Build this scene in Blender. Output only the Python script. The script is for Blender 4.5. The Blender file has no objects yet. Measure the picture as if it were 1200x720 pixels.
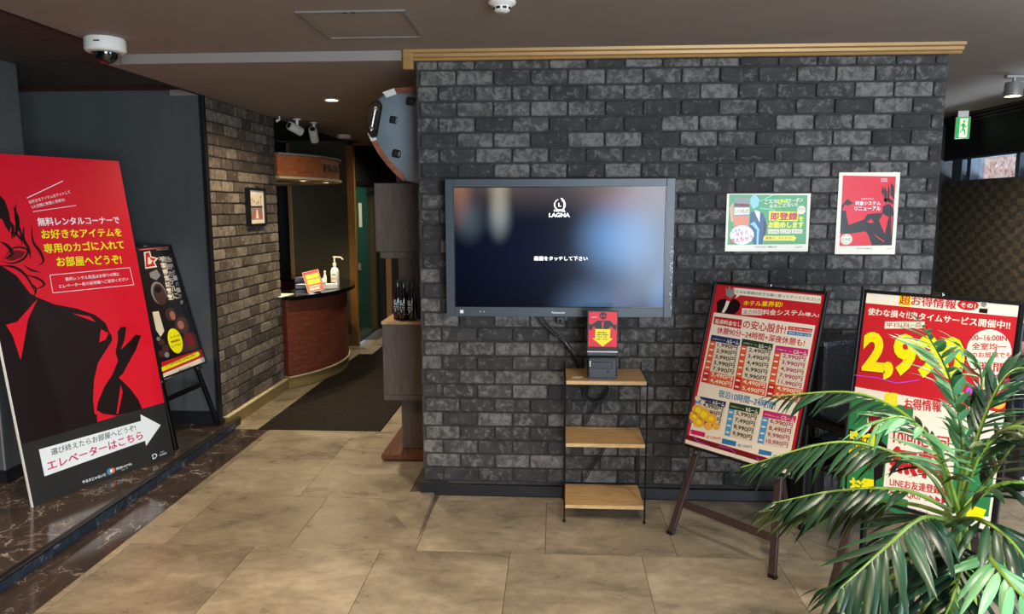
import bpy, bmesh, math, random
from mathutils import Vector, Matrix, Euler
random.seed(7)
SC = bpy.context.scene
COL = SC.collection
R = math.radians
PI = math.pi

# ------------------------------------------------------------------ camera
cd = bpy.data.cameras.new('camera'); cam = bpy.data.objects.new('camera', cd); COL.objects.link(cam)
cd.sensor_width = 36; cd.lens = 36*860/1200; cd.clip_start = .02
pit, yaw, rol = R(7.7), R(3.32), R(-.11)
cam.location = (0, 0, 1.6)
cam.rotation_euler = (Matrix.Rotation(yaw, 4, 'Z') @ Matrix.Rotation(PI/2-pit, 4, 'X') @ Matrix.Rotation(rol, 4, 'Z')).to_euler()
SC.camera = cam
# ------------------------------------------------------------------ world and view
w = bpy.data.worlds.new('world'); SC.world = w; w.use_nodes = True
bg = w.node_tree.nodes['Background']; bg.inputs[0].default_value = (.72, .84, 1, 1); bg.inputs[1].default_value = 1.0
SC.view_settings.view_transform = 'Standard'; SC.view_settings.look = 'None'
SC.view_settings.gamma = 1; SC.view_settings.use_curve_mapping = False
SC.view_settings.exposure = 1.6
# ------------------------------------------------------------------ lights
def area(name, loc, target, sx, sy, power, col, spread=PI):
    l = bpy.data.lights.new(name, 'AREA'); l.shape = 'RECTANGLE'; l.size = sx; l.size_y = sy
    l.energy = power; l.color = col; l.spread = spread
    o = bpy.data.objects.new(name, l); COL.objects.link(o); o.location = loc
    o.rotation_euler = (Vector(target)-Vector(loc)).to_track_quat('-Z', 'Y').to_euler()
    return o
def spot(name, loc, target, power, col, ang=100, blend=.6, rad=.04):
    l = bpy.data.lights.new(name, 'SPOT'); l.energy = power; l.color = col
    l.spot_size = R(ang); l.spot_blend = blend; l.shadow_soft_size = rad
    o = bpy.data.objects.new(name, l); COL.objects.link(o); o.location = loc
    o.rotation_euler = (Vector(target)-Vector(loc)).to_track_quat('-Z', 'Y').to_euler()
    return o
WARM = (1, .74, .47); NEUT = (1, .88, .74)
# daylight through the glass entrance behind the photographer
area('entrance_daylight', (2.3, -2.75, 1.25), (.6, 3.9, .7), 2.6, 2.1, 130, (.74, .87, 1))

# added unseen cool fill for the right ceiling and palm; daylight from the street below the high window
area('side_cool_fill', (4.8, 1.9, 1.5), (1.5, 3.0, 1.9), 1.8, 1.4, 34, (.62, .8, 1))
area('street_daylight', (4.9, 6.0, 1.0), (3.3, 6.0, 2.2), 1.6, .5, 90, (.62, .8, 1))
# ------------------------------------------------------------------ materials
MATS = {}
def srgb(h):
    v = [int(h[i:i+2], 16)/255 for i in (0, 2, 4)]
    return tuple(c/12.92 if c <= .04045 else ((c+.055)/1.055)**2.4 for c in v)+(1,)
def mat(name, col, rough=.6, metal=0, spec=.5, emit=0, ecol=None, noise=0, nscale=20, stretch=None, bump=0, bscale=60, alpha=1, coat=0, trans=0):
    m = bpy.data.materials.new(name); m.use_nodes = True; nt = m.node_tree; b = nt.nodes['Principled BSDF']
    c = srgb(col) if isinstance(col, str) else tuple(col)+(1,)*(4-len(col))
    b.inputs['Base Color'].default_value = c; b.inputs['Roughness'].default_value = rough
    b.inputs['Metallic'].default_value = metal; b.inputs['Specular IOR Level'].default_value = spec
    if emit: b.inputs['Emission Color'].default_value = srgb(ecol) if ecol else c; b.inputs['Emission Strength'].default_value = emit
    if coat: b.inputs['Coat Weight'].default_value = coat; b.inputs['Coat Roughness'].default_value = .1
    if trans: b.inputs['Transmission Weight'].default_value = trans
    b.inputs['Alpha'].default_value = alpha
    if noise or bump:
        g = nt.nodes.new('ShaderNodeNewGeometry'); mp = nt.nodes.new('ShaderNodeMapping'); nt.links.new(g.outputs['Position'], mp.inputs[0])
        if stretch: mp.inputs['Scale'].default_value = stretch
        n = nt.nodes.new('ShaderNodeTexNoise'); n.inputs['Scale'].default_value = nscale; n.inputs['Detail'].default_value = 6; n.inputs['Roughness'].default_value = .65
        nt.links.new(mp.outputs[0], n.inputs['Vector'])
        if noise:
            r = nt.nodes.new('ShaderNodeValToRGB'); e = r.color_ramp.elements
            e[0].position = .3; e[1].position = .7
            e[0].color = tuple(x*(1-noise) for x in c[:3])+(1,); e[1].color = tuple(min(1, x*(1+noise)) for x in c[:3])+(1,)
            nt.links.new(n.outputs[0], r.inputs[0]); nt.links.new(r.outputs[0], b.inputs['Base Color'])
        if bump:
            bn = nt.nodes.new('ShaderNodeTexNoise'); bn.inputs['Scale'].default_value = bscale; nt.links.new(mp.outputs[0], bn.inputs['Vector'])
            bu = nt.nodes.new('ShaderNodeBump'); bu.inputs['Strength'].default_value = bump; bu.inputs['Distance'].default_value = .01
            nt.links.new(bn.outputs[0], bu.inputs['Height']); nt.links.new(bu.outputs[0], b.inputs['Normal'])
    MATS[name] = m
    return m
def nodes(m): return m.node_tree.nodes, m.node_tree.links, m.node_tree.nodes['Principled BSDF']
def ramp(N, stops):
    r = N.new('ShaderNodeValToRGB'); el = r.color_ramp.elements
    while len(el) < len(stops): el.new(.5)
    for e, (p, c) in zip(el, stops): e.position = p; e.color = srgb(c) if isinstance(c, str) else (c, c, c, 1)
    return r
def mixc(N, L, a, b_, f, mode='MIX'):
    m = N.new('ShaderNodeMix'); m.data_type = 'RGBA'; m.blend_type = mode
    for s, v in ((0, f), (6, a), (7, b_)):
        if hasattr(v, 'is_linked'): L.new(v, m.inputs[s])
        elif isinstance(v, str): m.inputs[s].default_value = srgb(v)
        else: m.inputs[s].default_value = v
    return m.outputs[2]
def noisetex(N, L, vec, scale, detail=6, rough=.6, dist=0):
    n = N.new('ShaderNodeTexNoise'); n.inputs['Scale'].default_value = scale; n.inputs['Detail'].default_value = detail
    n.inputs['Roughness'].default_value = rough; n.inputs['Distortion'].default_value = dist; L.new(vec, n.inputs['Vector']); return n.outputs[0]
def mapped(N, L, scale=(1, 1, 1), rnd=True, rot=(0, 0, 0)):
    g = N.new('ShaderNodeNewGeometry'); mp = N.new('ShaderNodeMapping'); mp.inputs['Scale'].default_value = scale; mp.inputs['Rotation'].default_value = rot
    L.new(g.outputs['Position'], mp.inputs[0]); v = mp.outputs[0]
    if rnd:
        o = N.new('ShaderNodeObjectInfo'); a = N.new('ShaderNodeVectorMath'); a.operation = 'SCALE'; a.inputs[0].default_value = (37, 11, 23)
        L.new(o.outputs['Random'], a.inputs['Scale']); s = N.new('ShaderNodeVectorMath'); s.operation = 'ADD'
        L.new(v, s.inputs[0]); L.new(a.outputs[0], s.inputs[1]); v = s.outputs[0]
    return v

def brick_material(name, dark, mid, light, scuff):
    m = mat(name, mid, .82, spec=.35); N, L, B = nodes(m)
    g = N.new('ShaderNodeNewGeometry'); oi = N.new('ShaderNodeObjectInfo')
    ad = N.new('ShaderNodeMath'); ad.operation = 'ADD'; L.new(g.outputs['Random Per Island'], ad.inputs[0]); L.new(oi.outputs['Random'], ad.inputs[1])
    fr = N.new('ShaderNodeMath'); fr.operation = 'FRACT'; L.new(ad.outputs[0], fr.inputs[0])
    rr = ramp(N, [(0, dark), (.5, mid), (.82, light), (1, light)]); L.new(fr.outputs[0], rr.inputs[0])
    v = mapped(N, L)
    n1 = noisetex(N, L, v, 26, 8, .7, .6); n2 = noisetex(N, L, v, 7, 5, .6, .8)
    # worn patches: stronger on some bricks
    th = N.new('ShaderNodeMath'); th.operation = 'MULTIPLY_ADD'; L.new(fr.outputs[0], th.inputs[0]); th.inputs[1].default_value = .16; L.new(n1, th.inputs[2])
    wr = ramp(N, [(.56, 0.0), (.72, 1.0)]); L.new(th.outputs[0], wr.inputs[0])
    wm = N.new('ShaderNodeMath'); wm.operation = 'MULTIPLY'; L.new(wr.outputs[0], wm.inputs[0]); wm.inputs[1].default_value = .55
    dk = ramp(N, [(.38, .45), (.6, 1.0)]); L.new(n2, dk.inputs[0])
    c1 = mixc(N, L, rr.outputs[0], dk.outputs[0], .75, 'MULTIPLY')
    c2 = mixc(N, L, c1, scuff, wm.outputs[0])
    L.new(c2, B.inputs['Base Color'])
    bu = N.new('ShaderNodeBump'); bu.inputs['Strength'].default_value = .5; bu.inputs['Distance'].default_value = .006
    L.new(n1, bu.inputs['Height']); L.new(bu.outputs[0], B.inputs['Normal'])
    return m
brick_material('brick_dark', '343130', '423e3b', '504b47', '87827c')
brick_material('brick_brown', '473d34', '594d42', '6b5f50', '94897a')
mat('grout', '34302d', .9, noise=.3, nscale=30)
mat('grout_brown', '3c352d', .9, noise=.3, nscale=30)
# floor tiles: worn concrete look
m = mat('concrete_tile', '9a8a70', .42, spec=.4); N, L, B = nodes(m)
v = mapped(N, L, (1, 1.6, 1))
a = noisetex(N, L, v, 2.6, 8, .68, .5); b2 = noisetex(N, L, v, 14, 8, .7, .3)
r1 = ramp(N, [(.3, '7a7160'), (.48, '938873'), (.7, 'b0a48c')]); L.new(a, r1.inputs[0])
r2 = ramp(N, [(.32, .62), (.6, 1.0)]); L.new(b2, r2.inputs[0])
oi = N.new('ShaderNodeObjectInfo'); r3 = ramp(N, [(0, .78), (1, 1.0)]); L.new(oi.outputs['Random'], r3.inputs[0])
c = mixc(N, L, r1.outputs[0], r2.outputs[0], .8, 'MULTIPLY'); c = mixc(N, L, c, r3.outputs[0], 1.0, 'MULTIPLY'); L.new(c, B.inputs['Base Color'])
rr = ramp(N, [(.3, .22), (.7, .42)]); L.new(a, rr.inputs[0]); L.new(rr.outputs[0], B.inputs['Roughness'])
bu = N.new('ShaderNodeBump'); bu.inputs['Strength'].default_value = .12; bu.inputs['Distance'].default_value = .004; L.new(b2, bu.inputs['Height']); L.new(bu.outputs[0], B.inputs['Normal'])
mat('floor_joint', '4b4238', .8)
# marble
def marble(name, base, base2, vein, rough):
    m = mat(name, base, rough, spec=.6); N, L, B = nodes(m)
    v = mapped(N, L, (1, 1, 1), rot=(0, 0, .6))
    a = noisetex(N, L, v, 5, 8, .6, 1.2); b = noisetex(N, L, v, 2.3, 6, .55, 1.8)
    b3 = noisetex(N, L, v, 6.1, 5, .5, 1.0)
    r1 = ramp(N, [(.3, base), (.7, base2)]); L.new(a, r1.inputs[0])
    r2 = ramp(N, [(.49, 0.0), (.498, .8), (.502, .8), (.51, 0.0)]); L.new(b, r2.inputs[0])
    r4 = ramp(N, [(.494, 0.0), (.499, .7), (.501, .7), (.506, 0.0)]); L.new(b3, r4.inputs[0])
    sp = ramp(N, [(.45, 0.0), (.65, 1.0)]); L.new(a, sp.inputs[0])
    mx = N.new('ShaderNodeMath'); mx.operation = 'MAXIMUM'; L.new(r2.outputs[0], mx.inputs[0]); L.new(r4.outputs[0], mx.inputs[1])
    mu = N.new('ShaderNodeMath'); mu.operation = 'MULTIPLY'; L.new(mx.outputs[0], mu.inputs[0]); L.new(sp.outputs[0], mu.inputs[1])
    L.new(mixc(N, L, r1.outputs[0], vein, mu.outputs[0]), B.inputs['Base Color'])
    return m
marble('marble_brown', '302824', '4a3e37', 'c8bcae', .12)
marble('marble_blue', '1f2833', '2f3b48', 'a9b2ba', .25)
# wood
def wood(name, c1, c2, c3, sc, scale=1., rough=.45):
    m = mat(name, c2, rough); N, L, B = nodes(m)
    v = mapped(N, L, sc)
    a = noisetex(N, L, v, 6*scale, 8, .6, 1.5); b = noisetex(N, L, v, 30*scale, 6, .6)
    r1 = ramp(N, [(.3, c1), (.5, c2), (.72, c3)]); L.new(a, r1.inputs[0])
    r2 = ramp(N, [(.35, .8), (.65, 1.0)]); L.new(b, r2.inputs[0])
    L.new(mixc(N, L, r1.outputs[0], r2.outputs[0], .7, 'MULTIPLY'), B.inputs['Base Color'])
    return m
wood('shelf_wood', 'a5804e', 'c29c68', 'd8b684', (1, 9, 9), rough=.4)
wood('red_wood', '4c2418', '6c3424', '864a34', (1, 1, 9), 1)
wood('canopy_wood', '94502c', 'b4663a', 'cc7c48', (1, 1, 9), 1, .35)
wood('unit_wood', '4a3d35', '584a40', '66564a', (7, 7, .8), 1, .5)
wood('unit_top_wood', 'a98255', 'c49c6a', 'd2ad7b', (1, 8, 1), 1, .35)
wood('slab_wood', '462a1c', '633a26', '845036', (8, 1, 1), 1, .25)
wood('dark_ceiling_wood', '332a22', '463a30', '5a4c3f', (.6, 9, 9), 1, .6)
wood('easel_wood', '2f2320', '3d2d28', '4a3731', (9, 9, 1), 1, .45)
# woven wall covering
m = mat('woven', '4a4234', .6); N, L, B = nodes(m)
g = N.new('ShaderNodeNewGeometry'); ck = N.new('ShaderNodeTexChecker'); ck.inputs['Scale'].default_value = 1
mp = N.new('ShaderNodeMapping'); mp.inputs['Scale'].default_value = (1, 11, 18); L.new(g.outputs['Position'], mp.inputs[0])
L.new(mp.outputs[0], ck.inputs[0]); ck.inputs[1].default_value = srgb('5f5644'); ck.inputs[2].default_value = srgb('464238')
v = mapped(N, L, (1, 6, 9), rnd=False); n = noisetex(N, L, v, 3, 2); r1 = ramp(N, [(.4, .65), (.6, 1.0)]); L.new(n, r1.inputs[0])
L.new(mixc(N, L, ck.outputs[0], r1.outputs[0], 1.0, 'MULTIPLY'), B.inputs['Base Color'])
# ribbed mat
m = mat('mat_ribbed', '2b1d14', .75, spec=.12); N, L, B = nodes(m)
g = N.new('ShaderNodeNewGeometry'); br = N.new('ShaderNodeTexBrick'); br.inputs['Scale'].default_value = 9
br.inputs['Color1'].default_value = srgb('2a1b12'); br.inputs['Color2'].default_value = srgb('180e08'); br.inputs['Mortar'].default_value = srgb('050302')
br.inputs['Brick Width'].default_value = .9; br.inputs['Row Height'].default_value = .4; br.inputs['Mortar Size'].default_value = .12
L.new(g.outputs['Position'], br.inputs['Vector']); L.new(br.outputs[0], B.inputs['Base Color'])
bu = N.new('ShaderNodeBump'); bu.inputs['Strength'].default_value = 1; bu.inputs['Distance'].default_value = .012; bu.invert = True; L.new(br.outputs['Fac'], bu.inputs['Height']); L.new(bu.outputs[0], B.inputs['Normal'])
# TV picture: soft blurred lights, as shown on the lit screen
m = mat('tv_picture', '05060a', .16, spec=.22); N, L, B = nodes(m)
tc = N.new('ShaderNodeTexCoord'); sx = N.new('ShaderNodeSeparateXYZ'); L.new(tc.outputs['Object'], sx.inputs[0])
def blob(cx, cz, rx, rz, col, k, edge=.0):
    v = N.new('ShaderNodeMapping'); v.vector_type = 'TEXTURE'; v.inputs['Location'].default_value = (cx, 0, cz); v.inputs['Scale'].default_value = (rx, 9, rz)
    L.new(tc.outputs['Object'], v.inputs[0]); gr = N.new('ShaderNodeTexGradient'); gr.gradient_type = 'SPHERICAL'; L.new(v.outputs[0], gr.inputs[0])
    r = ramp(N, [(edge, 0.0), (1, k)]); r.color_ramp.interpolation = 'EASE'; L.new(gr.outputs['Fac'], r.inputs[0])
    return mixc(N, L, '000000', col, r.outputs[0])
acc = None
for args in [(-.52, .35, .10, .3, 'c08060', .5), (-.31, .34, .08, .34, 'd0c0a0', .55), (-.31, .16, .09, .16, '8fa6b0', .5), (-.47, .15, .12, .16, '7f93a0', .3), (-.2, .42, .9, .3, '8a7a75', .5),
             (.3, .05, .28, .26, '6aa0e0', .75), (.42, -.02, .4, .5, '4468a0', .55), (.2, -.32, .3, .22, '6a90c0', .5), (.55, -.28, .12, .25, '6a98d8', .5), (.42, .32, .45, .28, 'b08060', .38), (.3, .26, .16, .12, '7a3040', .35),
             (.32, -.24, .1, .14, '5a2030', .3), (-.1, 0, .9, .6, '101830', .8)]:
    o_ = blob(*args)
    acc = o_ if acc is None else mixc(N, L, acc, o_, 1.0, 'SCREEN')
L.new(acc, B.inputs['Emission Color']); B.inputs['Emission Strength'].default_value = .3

mat('ceiling_paint', '8a7c70', .75, noise=.05, nscale=3)
mat('trim_grey', '8a8078', .6)
mat('gold_trim', 'a07a48', .4, metal=.25, noise=.15, nscale=8, stretch=(1, 8, 8))
mat('gold_post', '7a5524', .4, noise=.2, nscale=6, stretch=(9, 9, 1))
mat('gold_base', '7f6a3e', .45, noise=.15, nscale=6)
mat('base_cap', 'c9b890', .5)
mat('black_trim', '0e0e10', .4)
mat('base_black', '1a1a1e', .35)
mat('wall_slate', '4f5151', .28, noise=.12, nscale=3, stretch=(1, 1, .3), bump=.08, bscale=300)
mat('wall_slate_dark', '262a33', .32, noise=.12, nscale=3)
mat('wall_brown_dark', '3b332e', .4, noise=.12, nscale=3)
mat('red_dark', '3a1812', .5)
mat('olive_dark', '3f3a26', .6, noise=.15, nscale=3)
mat('black_wall', '0b0a09', .7)
mat('void_black', '050505', .8)
mat('post_tan', '8a6c48', .5)
mat('granite_black', '0c0b0b', .08, spec=.7)
mat('door_green', '1c4f48', .2, spec=.6, noise=.2, nscale=2)
mat('door_reflection_dark', '26342a', .12, spec=.7)
mat('tv_case', '3b4146', .4, spec=.5)
mat('tv_black', '050506', .2)
mat('metal_black', '0a0a0b', .35, metal=.3)
mat('plastic_black', '0d0d0f', .35)
mat('plastic_grey', '24262b', .4)
mat('plastic_white', 'e6e0d6', .4)
mat('white_dirty', 'cfc8bc', .5)
mat('chrome', 'c8c8c8', .18, metal=1)
mat('alu', 'a39c96', .35, metal=.6)
mat('glass_dome', '0a0c10', .05, spec=.9, coat=1)
mat('lamp_warm', 'ffe0a0', .5, emit=14, ecol='ffd9a0')
mat('lamp_neutral', 'fff2d8', .5, emit=10, ecol='fff0d0')
mat('screen_white', 'ffffff', .5, emit=.5)
mat('leather_black', '08080a', .3, bump=.2, bscale=80)
mat('tan_leather', '8a7055', .4)
mat('fabric_blue', '2a3442', .7)
mat('pot_black', '101012', .4)
mat('soil', '1e150f', .95, bump=.6, bscale=60)
mat('orn_shell', '757f86', .35, spec=.5, noise=.1, nscale=3, stretch=(1, 1, 3))
wood('orn_wood', '6b3a28', '8a5138', 'a06648', (1, 1, 4), 1, .4)
mat('orn_white', 'd8d4cc', .4)
mat('orn_window', '1a1815', .2, spec=.7)
mat('bottle_glass', '07090a', .08, spec=.8)
mat('cap_green', '14381f', .35)
mat('backlit_green', '18a050', .5, emit=.25, ecol='10a048')
mat('backlit_white', 'e8ffe8', .5, emit=.32, ecol='e0eca0')
mat('window_frame_grey', '5c6670', .4, metal=.4)
m = mat('outside_wall', 'b08070', .8, emit=0); N, L, B = nodes(m)
g = N.new('ShaderNodeNewGeometry'); vo = N.new('ShaderNodeTexVoronoi'); vo.inputs['Scale'].default_value = 28; L.new(g.outputs['Position'], vo.inputs[0])
r1 = ramp(N, [(.0, 'b89080'), (.35, 'c8b8a8'), (.6, 'a05c48'), (1, 'e8e0d8')]); L.new(vo.outputs['Color'], r1.inputs[0]); L.new(r1.outputs[0], B.inputs['Base Color'])
mat('glass_pane', 'ffffff', .02, trans=1, alpha=.25)
# leaves
def leafmat(name, c1, c2, c3):
    m = mat(name, c2, .38, spec=.5); N, L, B = nodes(m)
    oi = N.new('ShaderNodeObjectInfo'); g = N.new('ShaderNodeNewGeometry'); ad = N.new('ShaderNodeMath'); ad.operation = 'ADD'
    L.new(oi.outputs['Random'], ad.inputs[0]); L.new(g.outputs['Random Per Island'], ad.inputs[1]); fr = N.new('ShaderNodeMath'); fr.operation = 'FRACT'; L.new(ad.outputs[0], fr.inputs[0])
    r = ramp(N, [(0, c1), (.5, c2), (1, c3)]); L.new(fr.outputs[0], r.inputs[0]); L.new(r.outputs[0], B.inputs['Base Color'])
    B.inputs['Subsurface Weight'].default_value = 0
    return m
leafmat('leaf_dark', '12291b', '1d3d27', '2c5236')
leafmat('leaf_light', '3f7a4e', '5c9a68', '7ab884')
leafmat('leaf_olive', '2e3d20', '42522a', '586a36')
leafmat('stem_green', '5f7a2c', '7a9a38', '8aa848')
PRINT = {'panel': '2b2b29', 'red': 'e0162c', 'suit': '1a0c0e', 'maroon': '6a1018', 'white': 'eef4f4', 'yellow': 'f4f010', 'black': '101010', 'magenta': 'd0205a', 'blue': '4a86b0', 'orange': 'e0805a',
         'cream': 'eee2cc', 'cream2': 'e4d6bc', 'red2': 'c4222a', 'maroon2': '74161f', 'yellow2': 'f8e014', 'grey': '8a8884', 'blue2': '2a78ac', 'navy': '23305e', 'dkgreen': '1d3d28', 'pink': 'c82670', 'pink2': 'a03060',
         'orange2': 'dc5a34', 'cyan': '4c9cc8', 'grid': 'c8bca4', 'amber': 'f0b040', 'violet': 'c050c8', 'dkred': '8a1018', 'green2': '2f7a44', 'green3': '4a9a5c', 'blue3': '1e4a78', 'sky': '8cc8e8', 'mint': '9ae8c8', 'skin': 'd8a080',
         'night': '1c1416', 'coral': 'd86060', 'brown': '4a302a', 'coral2': 'a86a58'}
for k_, c_ in PRINT.items(): mat('print_'+k_, c_, .38, spec=.35)
# ------------------------------------------------------------------ mesh helpers
class MB:
    def __init__(s): s.v = []; s.f = []; s.m = []; s.mi = 0
    def add(s, vs, fs, M=None):
        n = len(s.v)
        for p in vs: s.v.append(tuple(M @ Vector(p)) if M else tuple(p))
        for f in fs: s.f.append(tuple(i+n for i in f)); s.m.append(s.mi)
        return s
    def box(s, x0, y0, z0, x1, y1, z1, M=None):
        return s.add([(x0, y0, z0), (x1, y0, z0), (x1, y1, z0), (x0, y1, z0), (x0, y0, z1), (x1, y0, z1), (x1, y1, z1), (x0, y1, z1)],
                     [(0, 3, 2, 1), (4, 5, 6, 7), (0, 1, 5, 4), (1, 2, 6, 5), (2, 3, 7, 6), (3, 0, 4, 7)], M)
    def prism(s, poly, d0, d1, plane='xz', M=None):
        n = len(poly)
        f = {'xz': lambda a, b, d: (a, d, b), 'xy': lambda a, b, d: (a, b, d), 'yz': lambda a, b, d: (d, a, b)}[plane]
        vs = [f(a, b, d0) for a, b in poly]+[f(a, b, d1) for a, b in poly]
        return s.add(vs, [tuple(range(n)), tuple(range(2*n-1, n-1, -1))]+[(i, n+i, n+(i+1) % n, (i+1) % n) for i in range(n)], M)
    def tube(s, pts, r, n=8, M=None, close=False):
        pts = [Vector(p) for p in pts]; k = len(pts); rs = r if isinstance(r, (list, tuple)) else [r]*k
        rings = []; up = Vector((0, 0, 1)); t0 = (pts[1]-pts[0]).normalized()
        if abs(t0.dot(up)) > .95: up = Vector((0, 1, 0))
        a = t0.cross(up).normalized()
        for i in range(k):
            t = (pts[min(i+1, k-1)]-pts[max(i-1, 0)]).normalized()
            a = (a-t*a.dot(t)).normalized(); b = t.cross(a)
            rings.append([pts[i]+(a*math.cos(2*PI*j/n)+b*math.sin(2*PI*j/n))*rs[i] for j in range(n)])
        vs = [p for q in rings for p in q]; fs = []
        for i in range(k-1):
            for j in range(n): fs.append((i*n+j, i*n+(j+1) % n, (i+1)*n+(j+1) % n, (i+1)*n+j))
        fs += [tuple(range(n-1, -1, -1)), tuple((k-1)*n+j for j in range(n))]
        return s.add(vs, fs, M)
    def lathe(s, prof, n=20, c=(0, 0, 0), M=None):
        vs = []; fs = []; k = len(prof)
        for r, z in prof:
            for j in range(n): vs.append((c[0]+r*math.cos(2*PI*j/n), c[1]+r*math.sin(2*PI*j/n), c[2]+z))
        for i in range(k-1):
            for j in range(n): fs.append((i*n+j, i*n+(j+1) % n, (i+1)*n+(j+1) % n, (i+1)*n+j))
        fs += [tuple(range(n-1, -1, -1)), tuple((k-1)*n+j for j in range(n))]
        return s.add(vs, fs, M)
    def build(s, name, mats, parent=None, bevel=0, smooth=False, segs=1, off=None):
        me = bpy.data.meshes.new(name); me.from_pydata(s.v, [], s.f)
        if not isinstance(mats, (list, tuple)): mats = [mats]
        for q in mats: me.materials.append(MATS[q])
        if len(mats) > 1: me.polygons.foreach_set('material_index', s.m)
        bm = bmesh.new(); bm.from_mesh(me)
        if off: bmesh.ops.translate(bm, verts=bm.verts, vec=-Vector(off))
        bmesh.ops.recalc_face_normals(bm, faces=bm.faces)
        if bevel: bmesh.ops.bevel(bm, geom=[e for e in bm.edges if e.calc_face_angle(0) > .6], offset=bevel, segments=segs, affect='EDGES', profile=.5, clamp_overlap=True)
        if smooth:
            for f in bm.faces: f.smooth = True
            for e in bm.edges:
                if e.calc_face_angle(0) > .7: e.smooth = False
        bm.to_mesh(me); bm.free()
        o = bpy.data.objects.new(name, me); COL.objects.link(o)
        if parent: o.parent = parent
        return o
def cat(pts, n=8):
    pts = [Vector(p) for p in pts]; P_ = [2*pts[0]-pts[1]]+pts+[2*pts[-1]-pts[-2]]; out = []
    for i in range(1, len(P_)-2):
        for k in range(n):
            t = k/n; a, b, c, d = P_[i-1:i+3]
            out.append(.5*((2*b)+(c-a)*t+(2*a-5*b+4*c-d)*t*t+(3*b-a-3*c+d)*t**3))
    out.append(pts[-1]); return out
def tag(o, label, cat_, group=None, kind=None):
    o['label'] = label; o['category'] = cat_
    if group: o['group'] = group
    if kind: o['kind'] = kind
    return o
def thing(name, label, cat_, loc=(0, 0, 0), rot=(0, 0, 0), group=None, kind=None):
    o = bpy.data.objects.new(name, None); COL.objects.link(o); o.location = loc; o.rotation_euler = rot; o.empty_display_size = .1
    return tag(o, label, cat_, group, kind)
def bx(name, m, parent, x0, y0, z0, x1, y1, z1, bevel=0, segs=1, off=None, M=None):
    return MB().box(x0, y0, z0, x1, y1, z1, M).build(name, m, parent, bevel, segs=segs, off=off)
def struct(name, m, label, cat_, *b, bevel=0):
    return tag(MB().box(*b).build(name, m, None, bevel), label, cat_, kind='structure')
def copy_tree(o, parent=None):
    c = o.copy(); COL.objects.link(c); c.parent = parent
    for ch in list(o.children): copy_tree(ch, c)
    return c
def inst(name, me, parent, M):
    o = bpy.data.objects.new(name, me); COL.objects.link(o); o.parent = parent; o.matrix_local = M; return o

# ------------------------------------------------------------------ flat print (posters, screens)
GL = {}
def gkey(i): return (i[3], {1: .008, 2: .022, 3: .05}[i[9]] if len(i) > 9 and i[3].isascii() else 0)
def load_glyphs(items):
    todo = sorted({gkey(i) for i in items if i[0] == 'T'}-set(GL))
    obs = []
    for t in todo:
        c = bpy.data.curves.new('tmp', 'FONT'); c.body = t[0]; c.resolution_u = 3; c.offset = t[1]
        o = bpy.data.objects.new('tmp', c); COL.objects.link(o); obs.append((t, o, c))
    dg = bpy.context.evaluated_depsgraph_get()
    for t, o, c in obs:
        e = o.evaluated_get(dg); me = e.to_mesh()
        vs = [(v.co.x, v.co.y) for v in me.vertices]; fs = [tuple(p.vertices) for p in me.polygons]
        e.to_mesh_clear()
        x0 = min(v[0] for v in vs); x1 = max(v[0] for v in vs); y0 = min(v[1] for v in vs); y1 = max(v[1] for v in vs)
        GL[t] = ([(a-x0, b-y0) for a, b in vs], fs, max(x1-x0, 1e-3), max(y1-y0, 1e-3))
    for t, o, c in obs: bpy.data.objects.remove(o); bpy.data.curves.remove(c)
def print_mesh(name, items, parent, y=-.0, step=.00035, xlim=None, prefix='print_', scale=1.0, mapping=None):
    """flat print facing local -Y; item coordinates are (x, z) in metres"""
    load_glyphs(items); mb = MB(); mats = []
    for it in items:
        k, c, L_ = it[0], it[1] if it[1] in MATS else prefix+it[1], it[2]
        if c not in mats: mats.append(c)
        mb.mi = mats.index(c); d = y-step*L_
        if k == 'P':
            p = [(max(-xlim, min(xlim, a)), b) if xlim else (a, b) for a, b in it[3]]
            mb.add([(a, d, b) for a, b in p], [tuple(range(len(p)))])
        elif k == 'E':
            cx, cy, rx, ry = it[3:7]; n = 24 if rx > .01 else 12
            mb.add([(cx+rx*math.cos(2*PI*j/n), d, cy+ry*math.sin(2*PI*j/n)) for j in range(n)], [tuple(range(n))])
        else:
            t, x0, y0, x1, y1, h, wt = it[3:10]; vs, fs, gw, gh = GL[gkey(it)]
            u = Vector((x1-x0, y1-y0)); ln = u.length; u /= ln; vv = Vector((-u.y, u.x))
            sx_, sy_ = ln/gw, h/gh; e = .028*sy_
            sh = {1: [(0, 0), (.6, .3)], 2: [(-.7, -.5), (.7, -.5), (-.7, .6), (.7, .6)], 3: [(-1.6, -1), (1.6, -1), (-1.6, 1), (1.6, 1), (0, 1.6), (0, -1.6)]}[wt]
            if t.isascii(): sh = [(0, 0)]
            for q, (ox, oy) in enumerate(sh):
                mb.add([(x0+u.x*(a*sx_+ox*e)+vv.x*(b*sy_+oy*e), d-.00001*q, y0+u.y*(a*sx_+ox*e)+vv.y*(b*sy_+oy*e)) for a, b in vs], fs)
    if mapping: mb.v = [mapping(v) for v in mb.v]
    me = bpy.data.meshes.new(name); me.from_pydata(mb.v, [], mb.f)
    for q in mats: me.materials.append(MATS[q])
    me.polygons.foreach_set('material_index', mb.m)
    # triangulate concave outlines cleanly
    bm = bmesh.new(); bm.from_mesh(me); bmesh.ops.triangulate(bm, faces=[f for f in bm.faces if len(f.verts) > 4], ngon_method='EAR_CLIP'); bm.to_mesh(me); bm.free()
    o = bpy.data.objects.new(name, me); COL.objects.link(o); o.parent = parent
    return o
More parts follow.
